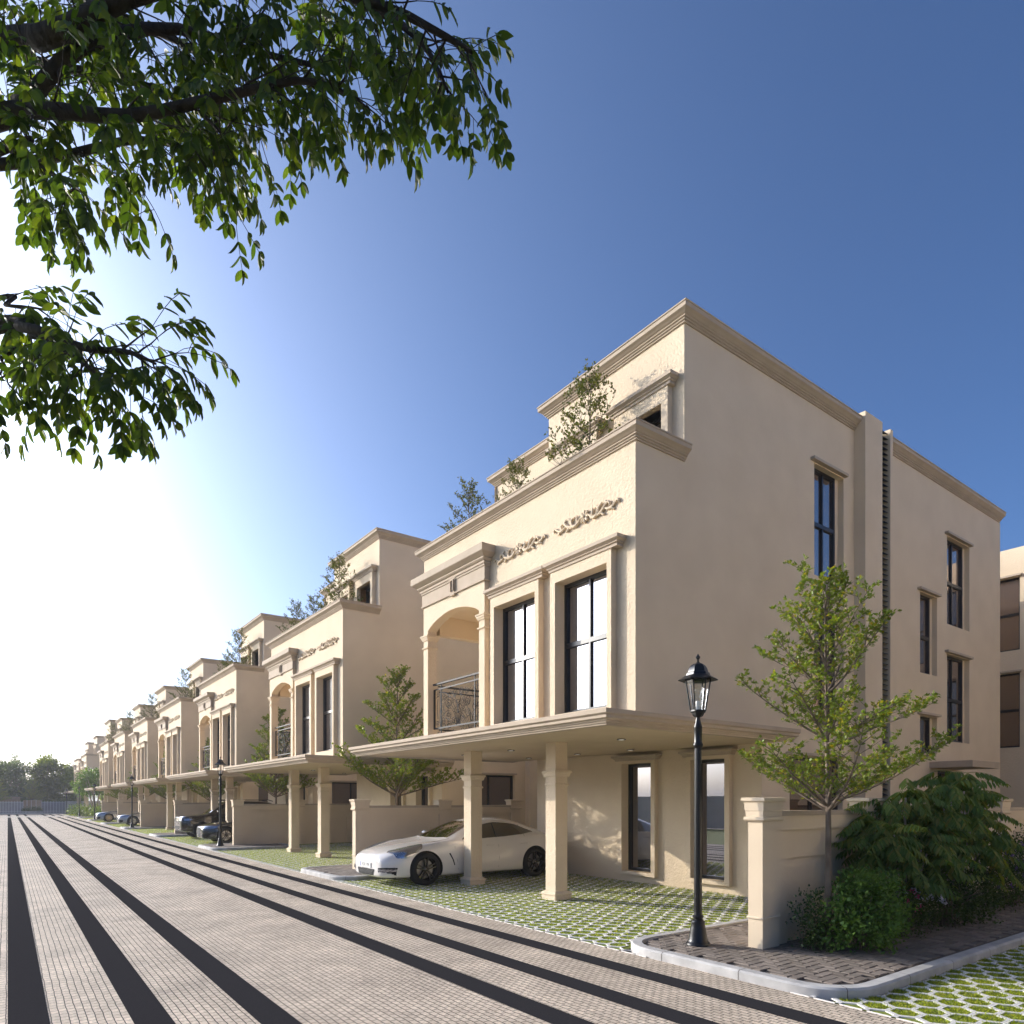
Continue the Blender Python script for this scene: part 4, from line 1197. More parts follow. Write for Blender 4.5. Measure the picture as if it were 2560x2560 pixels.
# --- sports saloon
def ex_sport(root, body, patch, seam, bv):
    patch('windscreen', [(1.62, -.0 - .66, .96), (1.50, -.35, .98), (1.46, 0, .985), (1.50, .35, .98), (1.62, .66, .96)], [(2.42, -.50, 1.32), (2.36, -.25, 1.36), (2.34, 0, 1.37), (2.36, .25, 1.36), (2.42, .50, 1.32)], 'carglass', 20, 12, both=False)
    lo = [(1.88, -.90, .965), (2.4, -.90, .965), (3.0, -.89, .985), (3.55, -.85, 1.01), (3.92, -.78, 1.06)]
    hi = [(1.90, -.86, .985), (2.35, -.66, 1.25), (2.9, -.60, 1.325), (3.5, -.61, 1.27), (3.92, -.74, 1.10)]
    w_ = patch('side_window', lo, hi, 'carglass', 26, 8)
    for xa in (2.78, 3.58):
        seam('pillar', [(xa, -.9, .98), (xa + .02, -.8, 1.12), (xa + .05, -.63, 1.30)], .018 if xa < 3 else .006)
    patch('headlamp', [(.26, -.55, .57), (.36, -.74, .57), (.50, -.88, .60), (.68, -.94, .68), (.86, -.93, .80)], [(.30, -.52, .66), (.42, -.60, .74), (.58, -.66, .79), (.76, -.70, .84), (.92, -.78, .87)], 'lens', 34, 16, off=.012)
    patch('lower_grille', [(.03, -.36, .245), (.01, 0, .235), (.03, .36, .245)], [(.03, -.42, .36), (.0, 0, .365), (.03, .42, .36)], 'liner', 20, 10, off=.006, both=False)
    for z in (.275, .305, .335):
        seam_pts = [(.02, -.38 + .76 * k / 10, z) for k in range(11)]
        g = MB(); pp = []
        for p in seam_pts:
            h, nr, _, _ = bv.find_nearest(Vector(p)); pp.append(h + nr * .009)
        g.tube(pp, .003, 4); g.build('grille_bar', M['rim'], body)
    patch('side_intake', [(.14, -.56, .235), (.22, -.66, .235), (.32, -.76, .25)], [(.16, -.55, .40), (.22, -.66, .41), (.34, -.80, .41)], 'liner', 16, 10, off=.008)
    patch('fog_lamp', [(.15, -.58, .335), (.22, -.66, .335), (.33, -.78, .345)], [(.16, -.57, .375), (.22, -.66, .38), (.33, -.79, .38)], 'lens', 16, 5, off=.016)
    patch('side_vent', [(1.62, -.96, .40), (1.58, -.96, .52), (1.50, -.96, .66)], [(1.645, -.96, .40), (1.61, -.96, .52), (1.535, -.96, .67)], 'liner', 8, 2, off=.004)
    seam('door_gap', [(1.68, -.9, .95), (1.66, -.97, .8), (1.70, -.97, .5), (1.74, -.97, .30)], .003)
    seam('door_gap', [(2.80, -.9, .98), (2.82, -.97, .8), (2.82, -.97, .5), (2.80, -.97, .30)], .003)
    seam('bonnet_gap', [(1.62, -.74, .95), (1.2, -.76, .91), (.8, -.70, .83), (.45, -.55, .73)], .003)
    for xa in (2.58, 3.52):
        for sg in (-1, 1):
            h, nr, _, _ = bv.find_nearest(Vector((xa, sg * .97, .80)))
            g = MB(); g.tube([h + Vector((-.10, 0, 0)) + nr * .004, h + Vector((-.07, 0, .008)) + nr * .022, h + Vector((.07, 0, .012)) + nr * .022, h + Vector((.10, 0, .008)) + nr * .004], .012, 8); g.build('door_handle', M['paint_white'], body, smooth=60)
    for sg in (-1, 1):
        g = MB(); g.lathe([(0, -.075), (.05, -.06), (.075, 0), (.06, .05), (0, .07)], (0, 0, 0), 16)
        o = g.build('mirror', M['paint_white'], body, smooth=60); o.location = (1.98, sg * 1.0, 1.02); o.scale = (.8, 1.3, .8)
    # number plate
    g = MB(); g.box(-.008, .004, -.26, .26, -.055, .055); pl = g.build('number_plate', M['plate'], root)
    h = bv.ray_cast(Vector((-1, 0, .44)), Vector((1, 0, 0)))[0]
    pl.location = (h.x - .006, 0, .44)
    g = MB(); g.box(-.0095, -.008, .225, .255, -.05, .05); g.build('plate_band', M['plateblue'], pl)
    text_mesh('plate_text', 'KLR 799', .105, M['gap'], pl, (-.0092, -.02, 0), (R(90), 0, R(-90)), .95)
    patch('tail_lamp', [(4.86, -.5, .84), (4.75, -.80, .85)], [(4.88, -.5, .89), (4.76, -.80, .90)], 'gap', 8, 3)
SPORT = dict(paint='paint_white', rim='rim', spokes=5, r=.352, hw=.965, axles=(.95, 3.87), extra=ex_sport, cat='car', st=[
    # x,   w,   zl,  zm,  zs,  ws,  wg,  zg,  wr,  zr,  zt
    (0.00, .58, .24, .36, .50, .98, .50, .56, .42, .60, .615),
    (0.05, .70, .19, .36, .53, .985, .60, .605, .46, .65, .665),
    (0.18, .83, .165, .38, .60, .985, .70, .67, .52, .715, .73),
    (0.42, .925, .155, .42, .70, .975, .80, .765, .56, .775, .80),
    (0.75, .96, .155, .45, .80, .96, .84, .86, .58, .835, .855),
    (1.10, .97, .155, .47, .865, .945, .85, .905, .60, .885, .905),
    (1.42, .97, .155, .48, .885, .945, .85, .925, .62, .935, .955),
    (1.66, .97, .155, .49, .90, .945, .855, .94, .64, 1.01, 1.045),
    (2.00, .97, .155, .50, .915, .95, .865, .96, .64, 1.15, 1.195),
    (2.38, .97, .155, .50, .925, .95, .865, .97, .60, 1.29, 1.355),
    (2.80, .97, .155, .50, .935, .95, .865, .98, .585, 1.345, 1.412),
    (3.25, .97, .155, .50, .945, .955, .865, .99, .575, 1.33, 1.40),
    (3.65, .975, .155, .51, .955, .96, .87, 1.0, .55, 1.26, 1.34),
    (4.05, .975, .165, .53, .955, .96, .86, 1.0, .52, 1.15, 1.235),
    (4.45, .95, .20, .55, .94, .955, .82, .98, .50, 1.04, 1.09),
    (4.78, .88, .26, .58, .90, .95, .74, .935, .46, .955, .975),
    (4.93, .78, .32, .60, .84, .95, .64, .88, .40, .895, .91),
    (4.97, .68, .40, .60, .76, .95, .56, .80, .36, .82, .83)])
sport = make_car('sports_saloon', SPORT, 'glossy white sports saloon with plate KLR 799 parked under the nearest carport')
sport.location = (7.10 - .95, 12.62 + .965, 0.008)

# --- executive saloon with a tall framed grille
def ex_saloon(silver):
    def f(root, body, patch, seam, bv):
        patch('windscreen', [(1.62, -.62, .96), (1.5, -.3, .97), (1.47, 0, .98), (1.5, .3, .97), (1.62, .62, .96)], [(2.42, -.48, 1.34), (2.36, -.25, 1.38), (2.34, 0, 1.39), (2.36, .25, 1.38), (2.42, .48, 1.34)], 'carglass', 18, 10, both=False)
        patch('side_window', [(1.88, -.86, .96), (2.5, -.87, .965), (3.2, -.86, .98), (3.95, -.80, 1.0)], [(1.9, -.84, .975), (2.4, -.62, 1.27), (3.0, -.58, 1.345), (3.5, -.60, 1.29), (3.95, -.78, 1.02)], 'carglass', 22, 8)
        seam('pillar', [(2.85, -.88, .97), (2.88, -.75, 1.15), (2.92, -.60, 1.33)], .015)
        patch('headlamp', [(.10, -.46, .60), (.20, -.64, .60), (.40, -.80, .63), (.62, -.86, .68)], [(.12, -.46, .68), (.24, -.62, .70), (.42, -.76, .73), (.64, -.84, .745)], 'lens', 14, 5, off=.006)
        patch('grille', [(.02, -.20, .30), (.0, 0, .29), (.02, .20, .30)], [(.05, -.32, .68), (.04, 0, .69), (.05, .32, .68)], 'liner', 16, 14, off=.007, both=False)
        for k in range(7):
            z = .34 + .048 * k; g = MB(); pp = []
            for j in range(9):
                h, nr, _, _ = bv.find_nearest(Vector((.01, (-.21 + .42 * j / 8) * (1 + 1.3 * (z - .34)), z))); pp.append(h + nr * .009)
            g.tube(pp, .0035, 4); g.build('grille_bar', M['rim'], body)
        patch('side_intake', [(.10, -.50, .26), (.16, -.66, .26), (.28, -.80, .29)], [(.10, -.48, .40), (.16, -.66, .42), (.28, -.82, .42)], 'liner', 8, 5)
        seam('door_gap', [(1.72, -.88, .95), (1.72, -.93, .7), (1.78, -.93, .3)], .003); seam('door_gap', [(2.86, -.88, .97), (2.88, -.93, .7), (2.86, -.93, .3)], .003)
        seam('bonnet_gap', [(1.55, -.72, .95), (1.0, -.72, .90), (.35, -.55, .75)], .003)
        for sg in (-1, 1):
            g = MB(); g.lathe([(0, -.07), (.05, -.055), (.07, 0), (.055, .05), (0, .065)], (0, 0, 0), 14)
            o = g.build('mirror', M[silver], body, smooth=60); o.location = (2.0, sg * .98, 1.02); o.scale = (.8, 1.3, .8)
            h, nr, _, _ = bv.find_nearest(Vector((2.7, sg * .93, .80)))
            g = MB(); g.tube([h + Vector((-.1, 0, 0)) + nr * .004, h + Vector((-.06, 0, .006)) + nr * .02, h + Vector((.06, 0, .006)) + nr * .02, h + Vector((.1, 0, 0)) + nr * .004], .011, 6); g.build('door_handle', M['chrome'], body, smooth=60)
    return f
SAL_ST = [
    (0.00, .50, .26, .40, .54, .985, .45, .62, .36, .67, .69),
    (0.06, .66, .20, .40, .58, .985, .58, .68, .44, .725, .74),
    (0.22, .82, .17, .42, .66, .98, .74, .735, .54, .775, .79),
    (0.50, .92, .165, .44, .75, .97, .80, .80, .56, .82, .84),
    (0.85, .935, .165, .46, .83, .955, .82, .865, .58, .87, .89),
    (1.20, .935, .165, .47, .87, .95, .82, .905, .60, .915, .935),
    (1.50, .935, .165, .48, .89, .95, .82, .93, .61, .96, .985),
    (1.75, .935, .165, .49, .905, .95, .825, .945, .62, 1.06, 1.09),
    (2.05, .935, .165, .50, .915, .95, .83, .955, .62, 1.18, 1.225),
    (2.40, .935, .165, .50, .92, .95, .83, .965, .58, 1.31, 1.375),
    (2.85, .935, .165, .50, .93, .95, .83, .975, .565, 1.37, 1.44),
    (3.35, .935, .165, .50, .94, .95, .83, .98, .56, 1.35, 1.42),
    (3.80, .93, .17, .51, .94, .95, .82, .985, .55, 1.22, 1.29),
    (4.20, .92, .19, .53, .94, .95, .80, .98, .54, 1.06, 1.10),
    (4.60, .88, .24, .55, .92, .95, .76, .96, .50, .98, 1.0),
    (4.85, .80, .32, .58, .85, .95, .68, .89, .44, .91, .92),
    (4.90, .70, .42, .60, .76, .95, .58, .80, .38, .82, .83)]
SAL = dict(paint='paint_grey', rim='rim', spokes=5, r=.35, hw=.93, axles=(.90, 3.80), extra=ex_saloon('paint_grey'), st=SAL_ST)
sal = make_car('saloon_car', SAL, 'dark grey saloon with a tall barred grille behind the second lamp post')
sal.location = (7.38 - .90, 30.1 + .93, .008)
SAL2 = dict(SAL, paint='paint_silver', rim='rim_silver', spokes=7, extra=ex_saloon('paint_silver'))
sal2 = make_car('coupe_car', SAL2, 'pale silver coupe half hidden by the third lamp post')
sal2.location = (7.25 - .90, 55.6 + .93, .008)
SAL3 = dict(SAL, paint='paint_silver2', rim='rim_gold', spokes=14, extra=ex_saloon('paint_silver2'), rr=.76)
sal3 = make_car('saloon_car', SAL3, 'silver blue saloon with gold spoked wheels, farthest of the parked cars')
sal3.location = (6.95 - .90, 67.3 + .93, .008)

# --- off-road car
def ex_suv(root, body, patch, seam, bv):
    patch('windscreen', [(1.35, -.70, 1.17), (1.25, -.35, 1.18), (1.22, 0, 1.19), (1.25, .35, 1.18), (1.35, .70, 1.17)], [(1.95, -.60, 1.66), (1.9, -.3, 1.70), (1.88, 0, 1.71), (1.9, .3, 1.70), (1.95, .60, 1.66)], 'carglass', 18, 10, both=False)
    patch('side_window', [(1.55, -.96, 1.16), (2.4, -.96, 1.17), (3.4, -.95, 1.19), (4.35, -.90, 1.22)], [(1.75, -.86, 1.38), (2.2, -.72, 1.63), (3.3, -.71, 1.66), (4.2, -.73, 1.60)], 'carglass', 24, 8)
    for xa in (2.55, 3.55): seam('pillar', [(xa, -.96, 1.18), (xa + .02, -.86, 1.4), (xa + .04, -.73, 1.62)], .02)
    patch('headlamp', [(.06, -.52, .84), (.16, -.74, .84), (.34, -.88, .86), (.46, -.92, .88)], [(.10, -.52, 1.0), (.20, -.72, 1.01), (.36, -.85, 1.01), (.48, -.90, 1.0)], 'lens', 12, 6, off=.006)
    patch('grille', [(.02, -.46, .80), (.0, 0, .80), (.02, .46, .80)], [(.06, -.46, .98), (.04, 0, .985), (.06, .46, .98)], 'liner', 12, 6, both=False)
    for k in range(3):
        g = MB(); pp = []
        for j in range(9):
            h, nr, _, _ = bv.find_nearest(Vector((.02, -.44 + .88 * j / 8, .84 + .05 * k))); pp.append(h + nr * .008)
        g.tube(pp, .012, 5); g.build('grille_bar', M['chrome'], body)
    patch('lower_intake', [(.02, -.55, .46), (.0, 0, .45), (.02, .55, .46)], [(.01, -.55, .60), (.0, 0, .61), (.01, .55, .60)], 'liner', 12, 4, both=False)
    seam('door_gap', [(1.5, -.96, 1.12), (1.5, -1.0, .8), (1.55, -1.0, .45)], .003); seam('door_gap', [(2.58, -.96, 1.15), (2.6, -1.0, .8), (2.6, -1.0, .45)], .003)
    seam('bonnet_gap', [(1.3, -.84, 1.16), (.8, -.86, 1.12), (.3, -.80, 1.06)], .003)
    for sg in (-1, 1):
        g = MB(); g.box(-.06, .06, -.11, .11, -.09, .09)
        o = g.build('mirror', M['chrome'], body); o.location = (1.62, sg * 1.10, 1.22)
        g = MB(); g.tube([(1.7, sg * .64, 1.79), (2.0, sg * .66, 1.835), (4.1, sg * .66, 1.83), (4.3, sg * .64, 1.77)], .018, 6); g.build('roof_rail', M['gap'], body)
SUV = dict(paint='paint_black', rim='rim', spokes=5, r=.385, hw=1.0, axles=(.92, 3.80), extra=ex_suv, cat='off-road car', st=[
    (0.00, .78, .40, .60, .80, .985, .70, .92, .56, 1.0, 1.01),
    (0.05, .88, .34, .60, .86, .99, .80, 1.0, .62, 1.045, 1.055),
    (0.20, .96, .32, .62, .94, .985, .88, 1.05, .66, 1.085, 1.10),
    (0.55, 1.0, .31, .64, 1.02, .97, .90, 1.09, .68, 1.12, 1.135),
    (0.95, 1.005, .31, .66, 1.06, .96, .90, 1.12, .68, 1.145, 1.16),
    (1.22, 1.005, .31, .66, 1.08, .96, .91, 1.14, .70, 1.18, 1.20),
    (1.42, 1.005, .31, .67, 1.10, .96, .92, 1.155, .72, 1.30, 1.33),
    (1.70, 1.005, .31, .67, 1.11, .96, .92, 1.165, .71, 1.50, 1.535),
    (2.00, 1.005, .31, .67, 1.12, .96, .92, 1.17, .69, 1.68, 1.735),
    (2.50, 1.005, .31, .67, 1.12, .96, .92, 1.18, .685, 1.74, 1.80),
    (3.30, 1.005, .31, .67, 1.13, .96, .92, 1.19, .685, 1.74, 1.805),
    (4.10, 1.0, .33, .68, 1.14, .96, .91, 1.2, .68, 1.71, 1.77),
    (4.42, .98, .38, .70, 1.14, .96, .88, 1.2, .66, 1.62, 1.67),
    (4.70, .93, .42, .72, 1.12, .96, .84, 1.17, .64, 1.25, 1.28),
    (4.78, .86, .48, .74, 1.04, .96, .78, 1.1, .58, 1.14, 1.16)])
suv = make_car('off_road_car', SUV, 'glossy black off-road car parked beside the grey saloon under the third carport')
suv.location = (7.40 - .92, 34.6 + 1.0, .008)
# ------------------------------------------------------------------ plants
def rvec(rg): 
    v = rg.normal(0, 1, 3); return v / np.linalg.norm(v)

SIDE = .23
def tiered_tree(name, seed, H, tiers, mat, leaf=(.034, .018), per=5, bark='bark', sub=.13, tw=.11, trunk_r=.042, density=1.0, topleader=True):
    """upright trunk with whorls of rising branches, each fanned out into leafy twigs"""
    rg = np.random.default_rng(seed)
    root = empty(name)
    q = MB()
    tr = []; n = 12
    for k in range(n + 1):
        t = k / n; tr.append((.03 * math.sin(t * 5 + seed) * t, .03 * math.cos(t * 4 + seed) * t, H * t))
    q.tube(tr, [trunk_r * (1 - .9 * k / n) for k in range(n + 1)], 8)
    P, D, N = [], [], []
    def rosette(p, d, k=per):
        for _ in range(k):
            if rg.random() > density: continue
            r_ = rvec(rg); dd = d * .5 + r_ * .9 + np.array([0, 0, .45])
            P.append(p + rg.normal(0, .008, 3)); D.append(dd); N.append(rvec(rg) * .7 + np.array([0, 0, 1.0]))
    def at(z):
        t = min(1, z / H) * n; i = min(int(t), n - 1); f = t - i
        return np.array(tr[i]) * (1 - f) + np.array(tr[i + 1]) * f
    def twig(p, d, ln, r_):
        m = max(2, int(ln / .055)); pts = [p]; dd = d.copy()
        for i in range(m):
            dd = dd + rg.normal(0, .12, 3) + np.array([0, 0, .05]); dd /= np.linalg.norm(dd)
            p = p + dd * ln / m; pts.append(p); rosette(p, dd)
        q.tube(pts, [r_ * (1 - .7 * i / m) for i in range(m + 1)], 4, cap=False)
    for z0, ln, el, nb in tiers:
        a0 = rg.random() * 6.28
        for b in range(nb):
            a = a0 + 6.283 * b / nb + rg.normal(0, .18); e = R(el + rg.normal(0, 5)); L_ = ln * (0.82 + .3 * rg.random())
            d = np.array([math.cos(a) * math.cos(e), math.sin(a) * math.cos(e), math.sin(e)])
            p = at(z0 + rg.normal(0, .03)); m = max(4, int(L_ / sub)); pts = [p]; rr = trunk_r * .42 * (L_ / 1.4) ** .5
            for i in range(m):
                t = (i + 1) / m
                d = d + rg.normal(0, .05, 3) + np.array([0, 0, .02]); d /= np.linalg.norm(d)
                p = p + d * L_ / m; pts.append(p)
                if t < .16: continue
                side = np.cross(d, [0, 0, 1.0]); side /= np.linalg.norm(side)
                for sg in (-1, 1):
                    if rg.random() < .12: continue
                    sl = L_ * (SIDE * math.sin(math.pi * min(1, t * .85 + .1)) + .07) * (.7 + .6 * rg.random())
                    sd = d * .75 + side * sg * (.75 + .2 * rg.random()) + np.array([0, 0, .12 + .25 * rg.random()]); sd /= np.linalg.norm(sd)
                    # side shoot with its own twiglets
                    pp = p; k2 = max(2, int(sl / tw)); sp = [pp]; ddd = sd.copy()
                    for j in range(k2):
                        ddd = ddd + rg.normal(0, .08, 3) + np.array([0, 0, .04]); ddd /= np.linalg.norm(ddd)
                        pp = pp + ddd * sl / k2; sp.append(pp); rosette(pp, ddd)
                        if rg.random() < .75:
                            s2 = np.cross(ddd, [0, 0, 1.0]); s2 /= max(1e-6, np.linalg.norm(s2))
                            td = ddd * .6 + s2 * (1 if rg.random() < .5 else -1) * .7 + np.array([0, 0, .35 * rg.random()]); td /= np.linalg.norm(td)
                            twig(pp, td, .07 + .10 * rg.random(), .0028)
                    q.tube(sp, [.0055 * (1 - .7 * i2 / k2) for i2 in range(k2 + 1)], 4, cap=False)
                rosette(p, d, 2)
            q.tube(pts, [rr * (1 - .8 * i / m) for i in range(m + 1)], 6, cap=False)
    q.build('trunk', M[bark], root, smooth=180)
    n_ = len(P)
    leaf_mesh('crown', P, D, N, leaf[0] * (.7 + .6 * rg.random(n_)), leaf[1] * (.7 + .6 * rg.random(n_)), M[mat], root)
    return root, n_

NT = [(1.66, 1.30, 24, 6), (1.74, .75, 40, 3), (2.38, 1.05, 30, 5), (2.48, .6, 48, 3), (2.95, .92, 40, 5), (3.35, .82, 50, 4), (3.68, .62, 58, 4), (3.98, .42, 66, 3)]
near_tree, nl = tiered_tree('street_tree', 4, 4.35, NT, 'leaf_young', leaf=(.043, .026), per=6, sub=.11, tw=.09)
near_tree.location = (7.55, 4.14, KH - .03); near_tree.rotation_euler = (0, 0, 2.3); near_tree.scale = (1.1, 1.1, 1.0)
tag(near_tree, 'slender young tree with whorled sunlit branches in front of the nearest house side wall', 'tree')
GT = [(1.9, 1.75, 26, 6), (2.0, 1.1, 40, 4), (2.7, 1.3, 34, 5), (3.3, 1.1, 42, 5), (3.9, .95, 48, 5), (4.5, .75, 54, 4), (4.95, .5, 62, 4)]
SIDE = .30
gt0, nl2 = tiered_tree('garden_tree', 11, 5.35, GT, 'leaf_young', leaf=(.064, .040), per=5, sub=.15, tw=.12, trunk_r=.055)
TL = ['bushy garden tree rising past the canopy edge between the first and second houses', 'garden tree above the black off-road car between the second and third houses',
      'garden tree between the third and fourth houses', 'garden tree between the fourth and fifth houses', 'small sunlit garden tree between the fifth and sixth houses', 'far garden tree between the sixth and seventh houses']
gx = [8.75, 9.0, 9.0, 8.9, 8.9, 9.0]
for k in range(1, 7):
    c = gt0 if k == 1 else copy_tree(gt0)
    c.location = (gx[k - 1], hy(k) - 1.55, 0); c.rotation_euler = (0, 0, R(47 * k + 20)); s_ = 1.0 if k == 1 else .94 + .04 * (k % 3)
    c.scale = (s_, s_, s_)
    tag(c, TL[k - 1], 'tree', 'garden trees between the houses')
# terrace trees, sparse
TT = [(.55, .95, 30, 5), (.9, .9, 36, 5), (1.3, .85, 42, 5), (1.7, .7, 48, 4), (2.05, .55, 54, 4), (2.4, .4, 60, 3)]
tt0, nl3 = tiered_tree('terrace_tree', 23, 2.75, TT, 'leaf_terrace', leaf=(.050, .030), per=4, sub=.15, tw=.12, trunk_r=.03, density=.9)
TTL = [['sparse potted tree on the nearest roof terrace, before its window', 'smaller bushy tree on the nearest roof terrace, left of the taller one', 'airy bluish tree at the far end of the nearest roof terrace, against the sky'],
       ['tall terrace tree before the small window of the second house', 'mid-sized terrace tree against the sky on the second house', 'leftmost low terrace tree on the second house']]
spots = [(.55, 1.62, 6.58, 1.0), (.55, 3.75, 6.58, .74), (.55, 5.55, 6.58, .82)]
for k in (0, 1, 2, 3, 4, 5, 6):
    for j, (x, y, z, s_) in enumerate(spots):
        if k > 1 and j == 2: continue
        if k > 2 and j == 1: continue
        c = tt0 if (k == 0 and j == 0) else copy_tree(tt0)
        c.location = (FX + x, hy(k) + y, z); c.rotation_euler = (0, 0, R(70 * j + 33 * k)); c.scale = (s_, s_, s_)
        if k < 2: lb = TTL[k][j]
        elif k == 2: lb = ('dark terrace tree in front of the top window of the third house', 'smaller terrace tree left of the dark one on the third house')[j]
        else: lb = 'dark terrace tree on the roof terrace of the %s house' % ('fourth', 'fifth', 'sixth', 'seventh')[k - 3]
        tag(c, lb, 'tree', 'trees on the roof terraces')

# ------------------------------------------------------------------ shrubs
def leaf_blob(name, seed, lobes, n, leaf, mat, parent, jit=.25, up=.3, mats=None, fl=None):
    """leaf clumps through the outer volume of several lobes (cx, cy, cz, rx, ry, rz)"""
    rg = np.random.default_rng(seed); P, D, N = [], [], []
    vol = np.array([l[3] * l[4] * l[5] for l in lobes]) ** .66; vol /= vol.sum()
    clumps = max(8, n // 9)
    for _ in range(clumps):
        l = lobes[rg.choice(len(lobes), p=vol)]
        u = rvec(rg); r_ = (rg.random() ** .35) * (1 + rg.normal(0, jit * .6))
        c = np.array([l[0] + u[0] * l[3] * r_, l[1] + u[1] * l[4] * r_, l[2] + u[2] * l[5] * r_])
        if c[2] < .03: c[2] = .03 + .1 * rg.random()
        for _ in range(9):
            P.append(c + rg.normal(0, leaf[0] * 1.0, 3)); D.append(u * .7 + rvec(rg) + np.array([0, 0, up])); N.append(u * .5 + rvec(rg) * .8 + np.array([0, 0, .5]))
    n_ = len(P); P = np.array(P); P[:, 2] = np.maximum(P[:, 2], .015)
    return leaf_mesh(name, P, D, N, leaf[0] * (.6 + .8 * rg.random(n_)), leaf[1] * (.6 + .8 * rg.random(n_)), M[mat], parent)

def stems(parent, seed, n, h, spread, r_, bark='bark', x=0, y=0):
    rg = random.Random(seed); q = MB()
    for k in range(n):
        a = rg.random() * 6.28; s_ = spread * (.3 + .7 * rg.random()); b = rg.random() * 6.28; o = .12 * rg.random()
        pts = [(x + o * math.cos(b) + s_ * t * t * math.cos(a), y + o * math.sin(b) + s_ * t * t * math.sin(a), h * t * (.8 + .2 * rg.random() if t else 1)) for t in (0, .25, .5, .75, 1)]
        q.tube(pts, [r_ * (1 - .6 * t) for t in (0, .25, .5, .75, 1)], 5)
    return q.build('stems', M[bark], parent, smooth=180)

def shrub(name, loc, seed, lobes, n, leaf, mat, label, st=(10, .7, .35, .010), flowers=None, group=None, cat='shrub'):
    root = tag(empty(name, loc), label, cat, group)
    leaf_blob('foliage', seed, lobes, n, leaf, mat, root)
    if st: stems(root, seed, *st)
    if flowers:
        fm, fn, fs = flowers; rg = np.random.default_rng(seed + 9); P, D, N = [], [], []
        for _ in range(fn):
            l = lobes[rg.integers(len(lobes))]; u = rvec(rg); u[2] = abs(u[2]) * .8
            u[1] = -abs(u[1]) if rg.random() < .75 else u[1]
            c = np.array([l[0] + u[0] * l[3], l[1] + u[1] * l[4], l[2] + u[2] * l[5]]) * 1.02
            for _ in range(8): P.append(c + rg.normal(0, fs * .5, 3) * np.array([.6, .6, 1.2])); D.append(rvec(rg)); N.append(rvec(rg))
        P = np.array(P); P[:, 2] = np.maximum(P[:, 2], .03)
        leaf_mesh('blossoms', P, D, N, fs, fs * .8, M[fm], root)
    return root
z0 = KH - .03
shrub('round_shrub', (7.95, 3.93, z0), 31, [(0, 0, .42, .44, .34, .40), (-.34, .05, .36, .30, .26, .36), (.45, .05, .40, .38, .30, .38), (.15, -.02, .68, .26, .22, .24), (-.15, .04, .72, .16, .16, .20), (.42, 0, .72, .18, .18, .18), (.05, -.25, .28, .4, .16, .26)], 7500, (.046, .032), 'leaf_bush', 'bright green leafy shrub at the foot of the young tree')
shrub('small_shrub', (7.42, 4.25, z0), 32, [(0, 0, .36, .20, .18, .36), (.1, -.05, .2, .22, .18, .2)], 1500, (.038, .024), 'leaf_dark', 'small dark shrub against the end pier of the garden wall', st=(6, .5, .15, .008))
shrub('pink_flower_bush', (9.05, 3.95, z0), 33, [(0, 0, .32, .30, .26, .30), (.15, .1, .4, .25, .22, .25)], 1800, (.035, .02), 'leaf_dark', 'dark bush dotted with pink blossoms, right of the bright green shrub', flowers=('pink', 12, .032), st=(5, .4, .2, .006))
shrub('white_flower_bush', (9.55, 3.98, z0), 34, [(0, 0, .36, .36, .26, .32), (-.1, .05, .45, .25, .2, .25)], 2000, (.035, .012), 'leaf_dark', 'bush with upright white flower spikes beside the pink blossoms', flowers=('whitepetal', 42, .026), st=(5, .4, .2, .006))
shrub('dark_hedge_bush', (10.3, 4.0, z0), 35, [(-.6, .1, .5, .55, .32, .5), (.1, 0, .52, .6, .36, .5), (.8, 0, .48, .6, .36, .46), (.4, -.1, .3, .7, .36, .3)], 7500, (.042, .024), 'leaf_dark', 'broad dark green bush below the feathery leaved shrub', st=(12, .6, .5, .012))
shrub('purple_flower_bush', (13.2, 4.05, z0), 36, [(0, 0, .55, .8, .42, .55), (.9, .1, .6, .8, .42, .6), (-.7, -.05, .4, .6, .36, .4)], 6500, (.05, .022), 'leaf_dark', 'dark bush with purple blossoms at the right edge of the planting strip', flowers=('purple', 45, .03), st=(8, .6, .5, .01))
shrub('far_dark_bush', (15.4, 4.1, z0), 37, [(0, 0, .7, .9, .42, .7), (1.0, 0, .8, .9, .42, .75)], 4200, (.06, .03), 'leaf_dark', 'tall dark bush farthest along the long garden wall', st=(8, .7, .5, .012))

